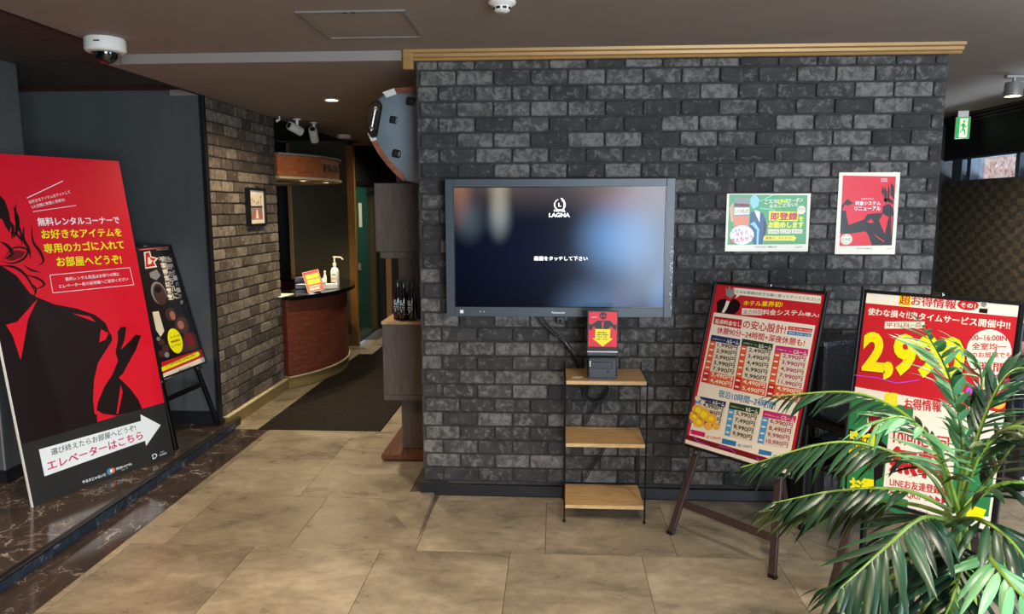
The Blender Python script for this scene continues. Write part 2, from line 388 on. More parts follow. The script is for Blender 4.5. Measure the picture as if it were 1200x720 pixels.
# ------------------------------------------------------------------ what is printed on the boards (metres on each sheet)
SIGNS = {}
SIGNS['big'] = [
 ('P', 'panel', 1, [(-0.4437, 0), (0.4437, 0), (0.4437, 0.3417), (-0.4437, 0.34)]),
 ('P', 'red', 1, [(-0.4437, 0.34), (0.4437, 0.3417), (0.4437, 1.858), (-0.4437, 1.858)]),
 ('P', 'suit', 2, [(-0.4437, 1.1252), (-0.4437, 1.1951), (-0.3677, 1.2723), (-0.2967, 1.209), (-0.2446, 1.1085), (-0.2086, 1.0823), (-0.1243, 1.0347), (-0.005, 0.9967), (0.0937, 0.949), (0.1512, 0.8926), (0.1678, 0.8282), (0.1765, 0.81), (0.1744, 0.7838), (0.1106, 0.7202), (0.0587, 0.6685), (0.0157, 0.578), (-0.0129, 0.4706), (-0.0064, 0.3928), (-0.0135, 0.336), (-0.4187, 0.336), (-0.4437, 0.336), (-0.4437, 1.2)]),
 ('P', 'red', 3, [(-0.2115, 1.0751), (-0.2827, 0.973), (-0.3613, 0.7662), (-0.3774, 0.8997), (-0.4001, 0.9607), (-0.3435, 0.967)]),
 ('P', 'suit', 2, [(0.0133, 0.4489), (0.0706, 0.5276), (0.1325, 0.5839), (0.186, 0.6593), (0.179, 0.7077), (0.2115, 0.7807), (0.2178, 0.827), (0.2438, 0.8515), (0.282, 0.8489), (0.2554, 0.7734), (0.2154, 0.7169), (0.2925, 0.7641), (0.3346, 0.7926), (0.3705, 0.7804), (0.3147, 0.6991), (0.2499, 0.631), (0.1993, 0.5745), (0.1703, 0.5602), (0.231, 0.4754), (0.2692, 0.4022), (0.2832, 0.3405), (0.1159, 0.3424), (0.0308, 0.3755), (-0.0034, 0.4073)]),
 ('P', 'red', 3, [(0.116, 0.8583), (0.1583, 0.8285), (0.1342, 0.7936), (0.091, 0.7854)]),
 ('P', 'red', 3, [(-0.0135, 0.4677), (-0.0079, 0.4009), (0.0364, 0.3633), (0.0882, 0.3559), (0.0819, 0.342), (0.0262, 0.3537), (-0.0201, 0.3888)]),
 ('P', 'red', 3, [(0.1723, 0.5125), (0.1776, 0.4718), (0.1213, 0.3519), (0.1116, 0.3545), (0.1562, 0.4689)]),
 ('P', 'red', 3, [(-0.0342, 0.9724), (0.0664, 0.9399), (0.093, 0.9042), (0.0022, 0.9518)]),
 ('P', 'suit', 2, [(-0.434, 1.6517), (-0.2983, 1.6356), (-0.2798, 1.607), (-0.2705, 1.5416), (-0.2734, 1.476), (-0.2903, 1.4386), (-0.3033, 1.4717), (-0.3126, 1.5107), (-0.3911, 1.518), (-0.4679, 1.4708)]),
 ('P', 'suit', 3, [(-0.2408, 1.5797), (-0.2339, 1.5591), (-0.2434, 1.5574), (-0.244, 1.5791)]),
 ('P', 'suit', 3, [(-0.2339, 1.5591), (-0.2273, 1.5379), (-0.2425, 1.5361), (-0.2434, 1.5574)]),
 ('P', 'suit', 3, [(-0.2273, 1.5379), (-0.224, 1.5155), (-0.2434, 1.5162), (-0.2425, 1.5361)]),
 ('P', 'suit', 3, [(-0.224, 1.5155), (-0.2257, 1.492), (-0.2471, 1.496), (-0.2434, 1.5162)]),
 ('P', 'suit', 3, [(-0.2257, 1.492), (-0.2313, 1.4692), (-0.2522, 1.4752), (-0.2471, 1.496)]),
 ('P', 'suit', 3, [(-0.2313, 1.4692), (-0.2394, 1.4488), (-0.2574, 1.4563), (-0.2522, 1.4752)]),
 ('P', 'suit', 3, [(-0.2394, 1.4488), (-0.2499, 1.4327), (-0.2631, 1.4405), (-0.2574, 1.4563)]),
 ('P', 'suit', 3, [(-0.2499, 1.4327), (-0.2619, 1.4201), (-0.2699, 1.4256), (-0.2631, 1.4405)]),
 ('P', 'suit', 3, [(-0.2619, 1.4201), (-0.2739, 1.4081), (-0.2766, 1.41), (-0.2699, 1.4256)]),
 ('P', 'suit', 3, [(-0.2217, 1.5982), (-0.2279, 1.57), (-0.2338, 1.5718), (-0.2237, 1.5988)]),
 ('P', 'suit', 3, [(-0.2279, 1.57), (-0.2343, 1.5422), (-0.2438, 1.5444), (-0.2338, 1.5718)]),
 ('P', 'suit', 3, [(-0.2343, 1.5422), (-0.2374, 1.5157), (-0.2498, 1.5163), (-0.2438, 1.5444)]),
 ('P', 'suit', 3, [(-0.2374, 1.5157), (-0.2345, 1.4901), (-0.2482, 1.488), (-0.2498, 1.5163)]),
 ('P', 'suit', 3, [(-0.2345, 1.4901), (-0.2287, 1.4637), (-0.2422, 1.4612), (-0.2482, 1.488)]),
 ('P', 'suit', 3, [(-0.2287, 1.4637), (-0.2254, 1.4372), (-0.2378, 1.4364), (-0.2422, 1.4612)]),
 ('P', 'suit', 3, [(-0.2254, 1.4372), (-0.2275, 1.4121), (-0.2372, 1.4128), (-0.2378, 1.4364)]),
 ('P', 'suit', 3, [(-0.2275, 1.4121), (-0.2321, 1.3886), (-0.2382, 1.3893), (-0.2372, 1.4128)]),
 ('P', 'suit', 3, [(-0.2321, 1.3886), (-0.2369, 1.3654), (-0.239, 1.3656), (-0.2382, 1.3893)]),
 ('P', 'suit', 3, [(-0.2062, 1.4703), (-0.2103, 1.4456), (-0.2179, 1.4477), (-0.2088, 1.471)]),
 ('P', 'suit', 3, [(-0.2103, 1.4456), (-0.2146, 1.4214), (-0.2269, 1.424), (-0.2179, 1.4477)]),
 ('P', 'suit', 3, [(-0.2146, 1.4214), (-0.2156, 1.4009), (-0.2316, 1.4005), (-0.2269, 1.424)]),
 ('P', 'suit', 3, [(-0.2156, 1.4009), (-0.2111, 1.3849), (-0.228, 1.3792), (-0.2316, 1.4005)]),
 ('P', 'suit', 3, [(-0.2111, 1.3849), (-0.2035, 1.3687), (-0.22, 1.3621), (-0.228, 1.3792)]),
 ('P', 'suit', 3, [(-0.2035, 1.3687), (-0.1982, 1.3501), (-0.2138, 1.347), (-0.22, 1.3621)]),
 ('P', 'suit', 3, [(-0.1982, 1.3501), (-0.1985, 1.3307), (-0.2111, 1.3306), (-0.2138, 1.347)]),
 ('P', 'suit', 3, [(-0.1985, 1.3307), (-0.2016, 1.3123), (-0.2096, 1.3127), (-0.2111, 1.3306)]),
 ('P', 'suit', 3, [(-0.2016, 1.3123), (-0.205, 1.2944), (-0.2077, 1.2945), (-0.2096, 1.3127)]),
 ('P', 'suit', 3, [(-0.1641, 1.4786), (-0.1672, 1.4459), (-0.173, 1.4467), (-0.1664, 1.4789)]),
 ('P', 'suit', 3, [(-0.1672, 1.4459), (-0.1703, 1.4134), (-0.1795, 1.4143), (-0.173, 1.4467)]),
 ('P', 'suit', 3, [(-0.1703, 1.4134), (-0.1698, 1.3865), (-0.1817, 1.3851), (-0.1795, 1.4143)]),
 ('P', 'suit', 3, [(-0.1698, 1.3865), (-0.1628, 1.3682), (-0.1757, 1.3623), (-0.1817, 1.3851)]),
 ('P', 'suit', 3, [(-0.1628, 1.3682), (-0.152, 1.353), (-0.1654, 1.3451), (-0.1757, 1.3623)]),
 ('P', 'suit', 3, [(-0.152, 1.353), (-0.1426, 1.3356), (-0.1574, 1.3295), (-0.1654, 1.3451)]),
 ('P', 'suit', 3, [(-0.1426, 1.3356), (-0.1364, 1.3151), (-0.1514, 1.3111), (-0.1574, 1.3295)]),
 ('P', 'suit', 3, [(-0.1364, 1.3151), (-0.1325, 1.2941), (-0.1466, 1.2925), (-0.1514, 1.3111)]),
 ('P', 'suit', 3, [(-0.1325, 1.2941), (-0.1343, 1.2752), (-0.1457, 1.2789), (-0.1466, 1.2925)]),
 ('P', 'suit', 3, [(-0.1343, 1.2752), (-0.145, 1.2632), (-0.1508, 1.2703), (-0.1457, 1.2789)]),
 ('P', 'suit', 3, [(-0.145, 1.2632), (-0.1592, 1.2574), (-0.162, 1.2626), (-0.1508, 1.2703)]),
 ('P', 'suit', 3, [(-0.1592, 1.2574), (-0.1728, 1.2522), (-0.1739, 1.2543), (-0.162, 1.2626)]),
 ('P', 'suit', 3, [(-0.2877, 1.4396), (-0.2749, 1.4398), (-0.2767, 1.4319), (-0.2881, 1.4375)]),
 ('P', 'suit', 3, [(-0.2749, 1.4398), (-0.2615, 1.4389), (-0.2659, 1.4273), (-0.2767, 1.4319)]),
 ('P', 'suit', 3, [(-0.2615, 1.4389), (-0.2486, 1.4324), (-0.2581, 1.4222), (-0.2659, 1.4273)]),
 ('P', 'suit', 3, [(-0.2486, 1.4324), (-0.2402, 1.4194), (-0.251, 1.4134), (-0.2581, 1.4222)]),
 ('P', 'suit', 3, [(-0.2402, 1.4194), (-0.2359, 1.4039), (-0.2433, 1.4007), (-0.251, 1.4134)]),
 ('P', 'suit', 3, [(-0.2359, 1.4039), (-0.2325, 1.3887), (-0.2345, 1.3879), (-0.2433, 1.4007)]),
 ('P', 'suit', 3, [(-0.3438, 1.3943), (-0.3312, 1.3894), (-0.3361, 1.3821), (-0.3455, 1.3918)]),
 ('P', 'suit', 3, [(-0.3312, 1.3894), (-0.3183, 1.3838), (-0.3271, 1.373), (-0.3361, 1.3821)]),
 ('P', 'suit', 3, [(-0.3183, 1.3838), (-0.3064, 1.3747), (-0.3202, 1.3636), (-0.3271, 1.373)]),
 ('P', 'suit', 3, [(-0.3064, 1.3747), (-0.2961, 1.3609), (-0.3133, 1.3513), (-0.3202, 1.3636)]),
 ('P', 'suit', 3, [(-0.2961, 1.3609), (-0.2881, 1.3438), (-0.3072, 1.3386), (-0.3133, 1.3513)]),
 ('P', 'suit', 3, [(-0.2881, 1.3438), (-0.2887, 1.3248), (-0.3053, 1.3312), (-0.3072, 1.3386)]),
 ('P', 'suit', 3, [(-0.2887, 1.3248), (-0.3025, 1.3127), (-0.3104, 1.3242), (-0.3053, 1.3312)]),
 ('P', 'suit', 3, [(-0.3025, 1.3127), (-0.3203, 1.3067), (-0.3242, 1.3146), (-0.3104, 1.3242)]),
 ('P', 'suit', 3, [(-0.3203, 1.3067), (-0.3374, 1.3015), (-0.3387, 1.3042), (-0.3242, 1.3146)]),
 ('P', 'suit', 3, [(-0.3542, 1.297), (-0.3308, 1.3209), (-0.3281, 1.3181), (-0.353, 1.2957)]),
 ('P', 'suit', 3, [(-0.3308, 1.3209), (-0.3071, 1.345), (-0.3034, 1.3403), (-0.3281, 1.3181)]),
 ('P', 'suit', 3, [(-0.3071, 1.345), (-0.2828, 1.3612), (-0.2803, 1.3538), (-0.3034, 1.3403)]),
 ('P', 'suit', 3, [(-0.2828, 1.3612), (-0.255, 1.3644), (-0.2557, 1.355), (-0.2803, 1.3538)]),
 ('P', 'suit', 3, [(-0.255, 1.3644), (-0.2278, 1.3586), (-0.2316, 1.3487), (-0.2557, 1.355)]),
 ('P', 'suit', 3, [(-0.2278, 1.3586), (-0.2096, 1.3468), (-0.2194, 1.3408), (-0.2316, 1.3487)]),
 ('P', 'suit', 3, [(-0.2096, 1.3468), (-0.2094, 1.3276), (-0.2207, 1.3316), (-0.2194, 1.3408)]),
 ('P', 'suit', 3, [(-0.2094, 1.3276), (-0.2213, 1.308), (-0.2307, 1.3154), (-0.2207, 1.3316)]),
 ('P', 'suit', 3, [(-0.2213, 1.308), (-0.238, 1.292), (-0.2447, 1.3013), (-0.2307, 1.3154)]),
 ('P', 'suit', 3, [(-0.238, 1.292), (-0.2591, 1.2815), (-0.2631, 1.2914), (-0.2447, 1.3013)]),
 ('P', 'suit', 3, [(-0.2591, 1.2815), (-0.2841, 1.2746), (-0.2863, 1.2837), (-0.2631, 1.2914)]),
 ('P', 'suit', 3, [(-0.2841, 1.2746), (-0.3069, 1.2718), (-0.3073, 1.2795), (-0.2863, 1.2837)]),
 ('P', 'suit', 3, [(-0.3069, 1.2718), (-0.3245, 1.2746), (-0.3231, 1.2804), (-0.3073, 1.2795)]),
 ('P', 'suit', 3, [(-0.3245, 1.2746), (-0.339, 1.2813), (-0.3375, 1.285), (-0.3231, 1.2804)]),
 ('P', 'suit', 3, [(-0.339, 1.2813), (-0.353, 1.288), (-0.3524, 1.2897), (-0.3375, 1.285)]),
 ('P', 'suit', 3, [(-0.3685, 1.2687), (-0.3443, 1.2683), (-0.3451, 1.2613), (-0.3688, 1.2663)]),
 ('P', 'suit', 3, [(-0.3443, 1.2683), (-0.3196, 1.2675), (-0.322, 1.2566), (-0.3451, 1.2613)]),
 ('P', 'suit', 3, [(-0.3196, 1.2675), (-0.2958, 1.2612), (-0.302, 1.2485), (-0.322, 1.2566)]),
 ('P', 'suit', 3, [(-0.2958, 1.2612), (-0.2746, 1.2481), (-0.2846, 1.2359), (-0.302, 1.2485)]),
 ('P', 'suit', 3, [(-0.2746, 1.2481), (-0.2561, 1.2297), (-0.2683, 1.2197), (-0.2846, 1.2359)]),
 ('P', 'suit', 3, [(-0.2561, 1.2297), (-0.2408, 1.2056), (-0.2534, 1.199), (-0.2683, 1.2197)]),
 ('P', 'suit', 3, [(-0.2408, 1.2056), (-0.2298, 1.1747), (-0.2404, 1.1711), (-0.2534, 1.199)]),
 ('P', 'suit', 3, [(-0.2298, 1.1747), (-0.222, 1.1394), (-0.2287, 1.1374), (-0.2404, 1.1711)]),
 ('P', 'suit', 3, [(-0.222, 1.1394), (-0.2144, 1.1042), (-0.2167, 1.1036), (-0.2287, 1.1374)]),
 ('P', 'suit', 3, [(-0.2527, 1.2115), (-0.2285, 1.205), (-0.2306, 1.1992), (-0.2534, 1.2095)]),
 ('P', 'suit', 3, [(-0.2285, 1.205), (-0.2042, 1.1982), (-0.208, 1.1892), (-0.2306, 1.1992)]),
 ('P', 'suit', 3, [(-0.2042, 1.1982), (-0.1836, 1.1894), (-0.1903, 1.1789), (-0.208, 1.1892)]),
 ('P', 'suit', 3, [(-0.1836, 1.1894), (-0.1674, 1.177), (-0.1772, 1.1673), (-0.1903, 1.1789)]),
 ('P', 'suit', 3, [(-0.1674, 1.177), (-0.1558, 1.1621), (-0.1682, 1.156), (-0.1772, 1.1673)]),
 ('P', 'suit', 3, [(-0.1558, 1.1621), (-0.1547, 1.145), (-0.1658, 1.1504), (-0.1682, 1.156)]),
 ('P', 'suit', 3, [(-0.1547, 1.145), (-0.1694, 1.1352), (-0.1735, 1.144), (-0.1658, 1.1504)]),
 ('P', 'suit', 3, [(-0.1694, 1.1352), (-0.1903, 1.1302), (-0.1922, 1.1361), (-0.1735, 1.144)]),
 ('P', 'suit', 3, [(-0.1903, 1.1302), (-0.2108, 1.1257), (-0.2114, 1.1277), (-0.1922, 1.1361)]),
 ('P', 'suit', 3, [(-0.3746, 1.2346), (-0.3567, 1.2307), (-0.3599, 1.2225), (-0.3757, 1.2318)]),
 ('P', 'suit', 3, [(-0.3567, 1.2307), (-0.3382, 1.226), (-0.3448, 1.2138), (-0.3599, 1.2225)]),
 ('P', 'suit', 3, [(-0.3382, 1.226), (-0.3198, 1.2155), (-0.3321, 1.2027), (-0.3448, 1.2138)]),
 ('P', 'suit', 3, [(-0.3198, 1.2155), (-0.3039, 1.1972), (-0.3202, 1.1861), (-0.3321, 1.2027)]),
 ('P', 'suit', 3, [(-0.3039, 1.1972), (-0.2907, 1.1745), (-0.3082, 1.1654), (-0.3202, 1.1861)]),
 ('P', 'suit', 3, [(-0.2907, 1.1745), (-0.2807, 1.1507), (-0.2972, 1.1442), (-0.3082, 1.1654)]),
 ('P', 'suit', 3, [(-0.2807, 1.1507), (-0.2749, 1.1267), (-0.2884, 1.123), (-0.2972, 1.1442)]),
 ('P', 'suit', 3, [(-0.2749, 1.1267), (-0.2722, 1.1023), (-0.2808, 1.1004), (-0.2884, 1.123)]),
 ('P', 'suit', 3, [(-0.2722, 1.1023), (-0.2699, 1.0782), (-0.2728, 1.0776), (-0.2808, 1.1004)]),
 ('P', 'suit', 3, [(-0.24, 1.1715), (-0.2261, 1.1594), (-0.2313, 1.1549), (-0.2413, 1.1703)]),
 ('P', 'suit', 3, [(-0.2261, 1.1594), (-0.2124, 1.1463), (-0.2213, 1.1405), (-0.2313, 1.1549)]),
 ('P', 'suit', 3, [(-0.2124, 1.1463), (-0.2046, 1.1299), (-0.2166, 1.1287), (-0.2213, 1.1405)]),
 ('P', 'suit', 3, [(-0.2046, 1.1299), (-0.2091, 1.1127), (-0.2189, 1.1168), (-0.2166, 1.1287)]),
 ('P', 'suit', 3, [(-0.2091, 1.1127), (-0.2201, 1.0981), (-0.226, 1.1017), (-0.2189, 1.1168)]),
 ('P', 'suit', 3, [(-0.2201, 1.0981), (-0.2313, 1.0845), (-0.2328, 1.0855), (-0.226, 1.1017)]),
 ('P', 'suit', 3, [(-0.2961, 1.5176), (-0.2813, 1.5061), (-0.2891, 1.4994), (-0.2981, 1.5158)]),
 ('P', 'suit', 3, [(-0.2813, 1.5061), (-0.2665, 1.4928), (-0.2801, 1.4846), (-0.2891, 1.4994)]),
 ('P', 'suit', 3, [(-0.2665, 1.4928), (-0.2579, 1.473), (-0.2758, 1.4711), (-0.2801, 1.4846)]),
 ('P', 'suit', 3, [(-0.2579, 1.473), (-0.2615, 1.4491), (-0.277, 1.4527), (-0.2758, 1.4711)]),
 ('P', 'suit', 3, [(-0.2615, 1.4491), (-0.2722, 1.4254), (-0.282, 1.4286), (-0.277, 1.4527)]),
 ('P', 'suit', 3, [(-0.2722, 1.4254), (-0.2837, 1.4027), (-0.2863, 1.4036), (-0.282, 1.4286)]),
 ('P', 'suit', 3, [(-0.2476, 1.2619), (-0.2356, 1.254), (-0.2404, 1.249), (-0.2488, 1.2606)]),
 ('P', 'suit', 3, [(-0.2356, 1.254), (-0.2244, 1.2458), (-0.2312, 1.2376), (-0.2404, 1.249)]),
 ('P', 'suit', 3, [(-0.2244, 1.2458), (-0.2129, 1.2384), (-0.2187, 1.2279), (-0.2312, 1.2376)]),
 ('P', 'suit', 3, [(-0.2129, 1.2384), (-0.1991, 1.2317), (-0.2028, 1.2217), (-0.2187, 1.2279)]),
 ('P', 'suit', 3, [(-0.1991, 1.2317), (-0.1833, 1.2248), (-0.1853, 1.2182), (-0.2028, 1.2217)]),
 ('P', 'suit', 3, [(-0.1833, 1.2248), (-0.1674, 1.2172), (-0.1679, 1.2155), (-0.1853, 1.2182)]),
 ('P', 'maroon', 2, [(-0.3362, 1.3002), (-0.2791, 1.3447), (-0.2265, 1.3342), (-0.2473, 1.3047), (-0.3047, 1.2881)]),
 ('P', 'white', 2, [(-0.1609, 1.6212), (0.0615, 1.7217), (0.0599, 1.7254), (-0.1625, 1.6249)]),
 ('P', 'white', 2, [(-0.1436, 1.5472), (0.111, 1.5821), (0.1105, 1.585), (-0.144, 1.5502)]),
 ('T', 'white', 3, 'お好きなアイテムをゲットして', -0.1546, 1.5908, 0.0919, 1.653, 0.019, 1),
 ('T', 'white', 3, '2人空間に刺激と悦楽を!', -0.1455, 1.5652, 0.0515, 1.6086, 0.0183, 1),
 ('T', 'white', 3, '無料レンタルコーナーで', -0.1293, 1.4705, 0.3683, 1.473, 0.0448, 2),
 ('T', 'yellow', 3, 'お好きなアイテムを', -0.1225, 1.3989, 0.3681, 1.3949, 0.0504, 2),
 ('T', 'yellow', 3, '専用のカゴに入れて', -0.1244, 1.3191, 0.3676, 1.3185, 0.0524, 2),
 ('T', 'yellow', 3, 'お部屋へどうぞ!', -0.0678, 1.2401, 0.3316, 1.2288, 0.0548, 2),
 ('P', 'white', 2, [(-0.1197, 1.1954), (0.3802, 1.2003), (0.3802, 1.2033), (-0.1197, 1.1984)]),
 ('P', 'white', 2, [(0.3787, 1.2017), (0.3844, 1.0948), (0.3874, 1.0949), (0.3817, 1.2019)]),
 ('P', 'white', 2, [(0.3859, 1.0964), (-0.1224, 1.0999), (-0.1224, 1.0969), (0.3859, 1.0934)]),
 ('P', 'white', 2, [(-0.1209, 1.0984), (-0.1182, 1.1969), (-0.1212, 1.197), (-0.1239, 1.0984)]),
 ('T', 'white', 3, '無料レンタル商品はお帰りの際に', -0.0373, 1.1559, 0.3019, 1.1579, 0.0213, 1),
 ('T', 'white', 3, 'エレベーター前の返却棚へご返却ください', -0.0842, 1.1189, 0.3541, 1.1232, 0.021, 1),
 ('P', 'white', 2, [(-0.3605, 0.2843), (0.2595, 0.2723), (0.2642, 0.3114), (0.3882, 0.211), (0.2623, 0.116), (0.262, 0.1486), (-0.3587, 0.1376)]),
 ('T', 'black', 3, '選び終えたらお部屋へどうぞ!', -0.3016, 0.2332, 0.2154, 0.2265, 0.0353, 1),
 ('T', 'magenta', 3, 'エレベーターはこちら', -0.3344, 0.1607, 0.2509, 0.1648, 0.0483, 2),
 ('T', 'white', 3, 'やるのじゃないと', -0.1662, 0.0285, -0.0236, 0.0263, 0.0174, 2),
 ('E', 'blue', 2, 0.0039, 0.0422, 0.0204, 0.0193, 0),
 ('E', 'orange', 3, 0.0204, 0.0427, 0.0162, 0.0155, 0),
 ('E', 'white', 4, 0.0124, 0.0434, 0.0086, 0.0087, 0),
 ('T', 'white', 3, '開放HOTEL', 0.0438, 0.0365, 0.148, 0.0356, 0.0143, 2),
 ('T', 'white', 3, 'グループ', 0.0739, 0.0213, 0.1144, 0.0207, 0.0096, 1),
 ('T', 'white', 3, 'LAGNA', 0.3412, 0.0278, 0.3927, 0.0269, 0.0112, 1),
 ('T', 'white', 3, 'HOTEL', 0.3481, 0.0451, 0.3777, 0.0452, 0.0061, 1),
 ('T', 'white', 3, 'D', 0.2906, 0.0223, 0.3253, 0.0263, 0.0292, 1),
]
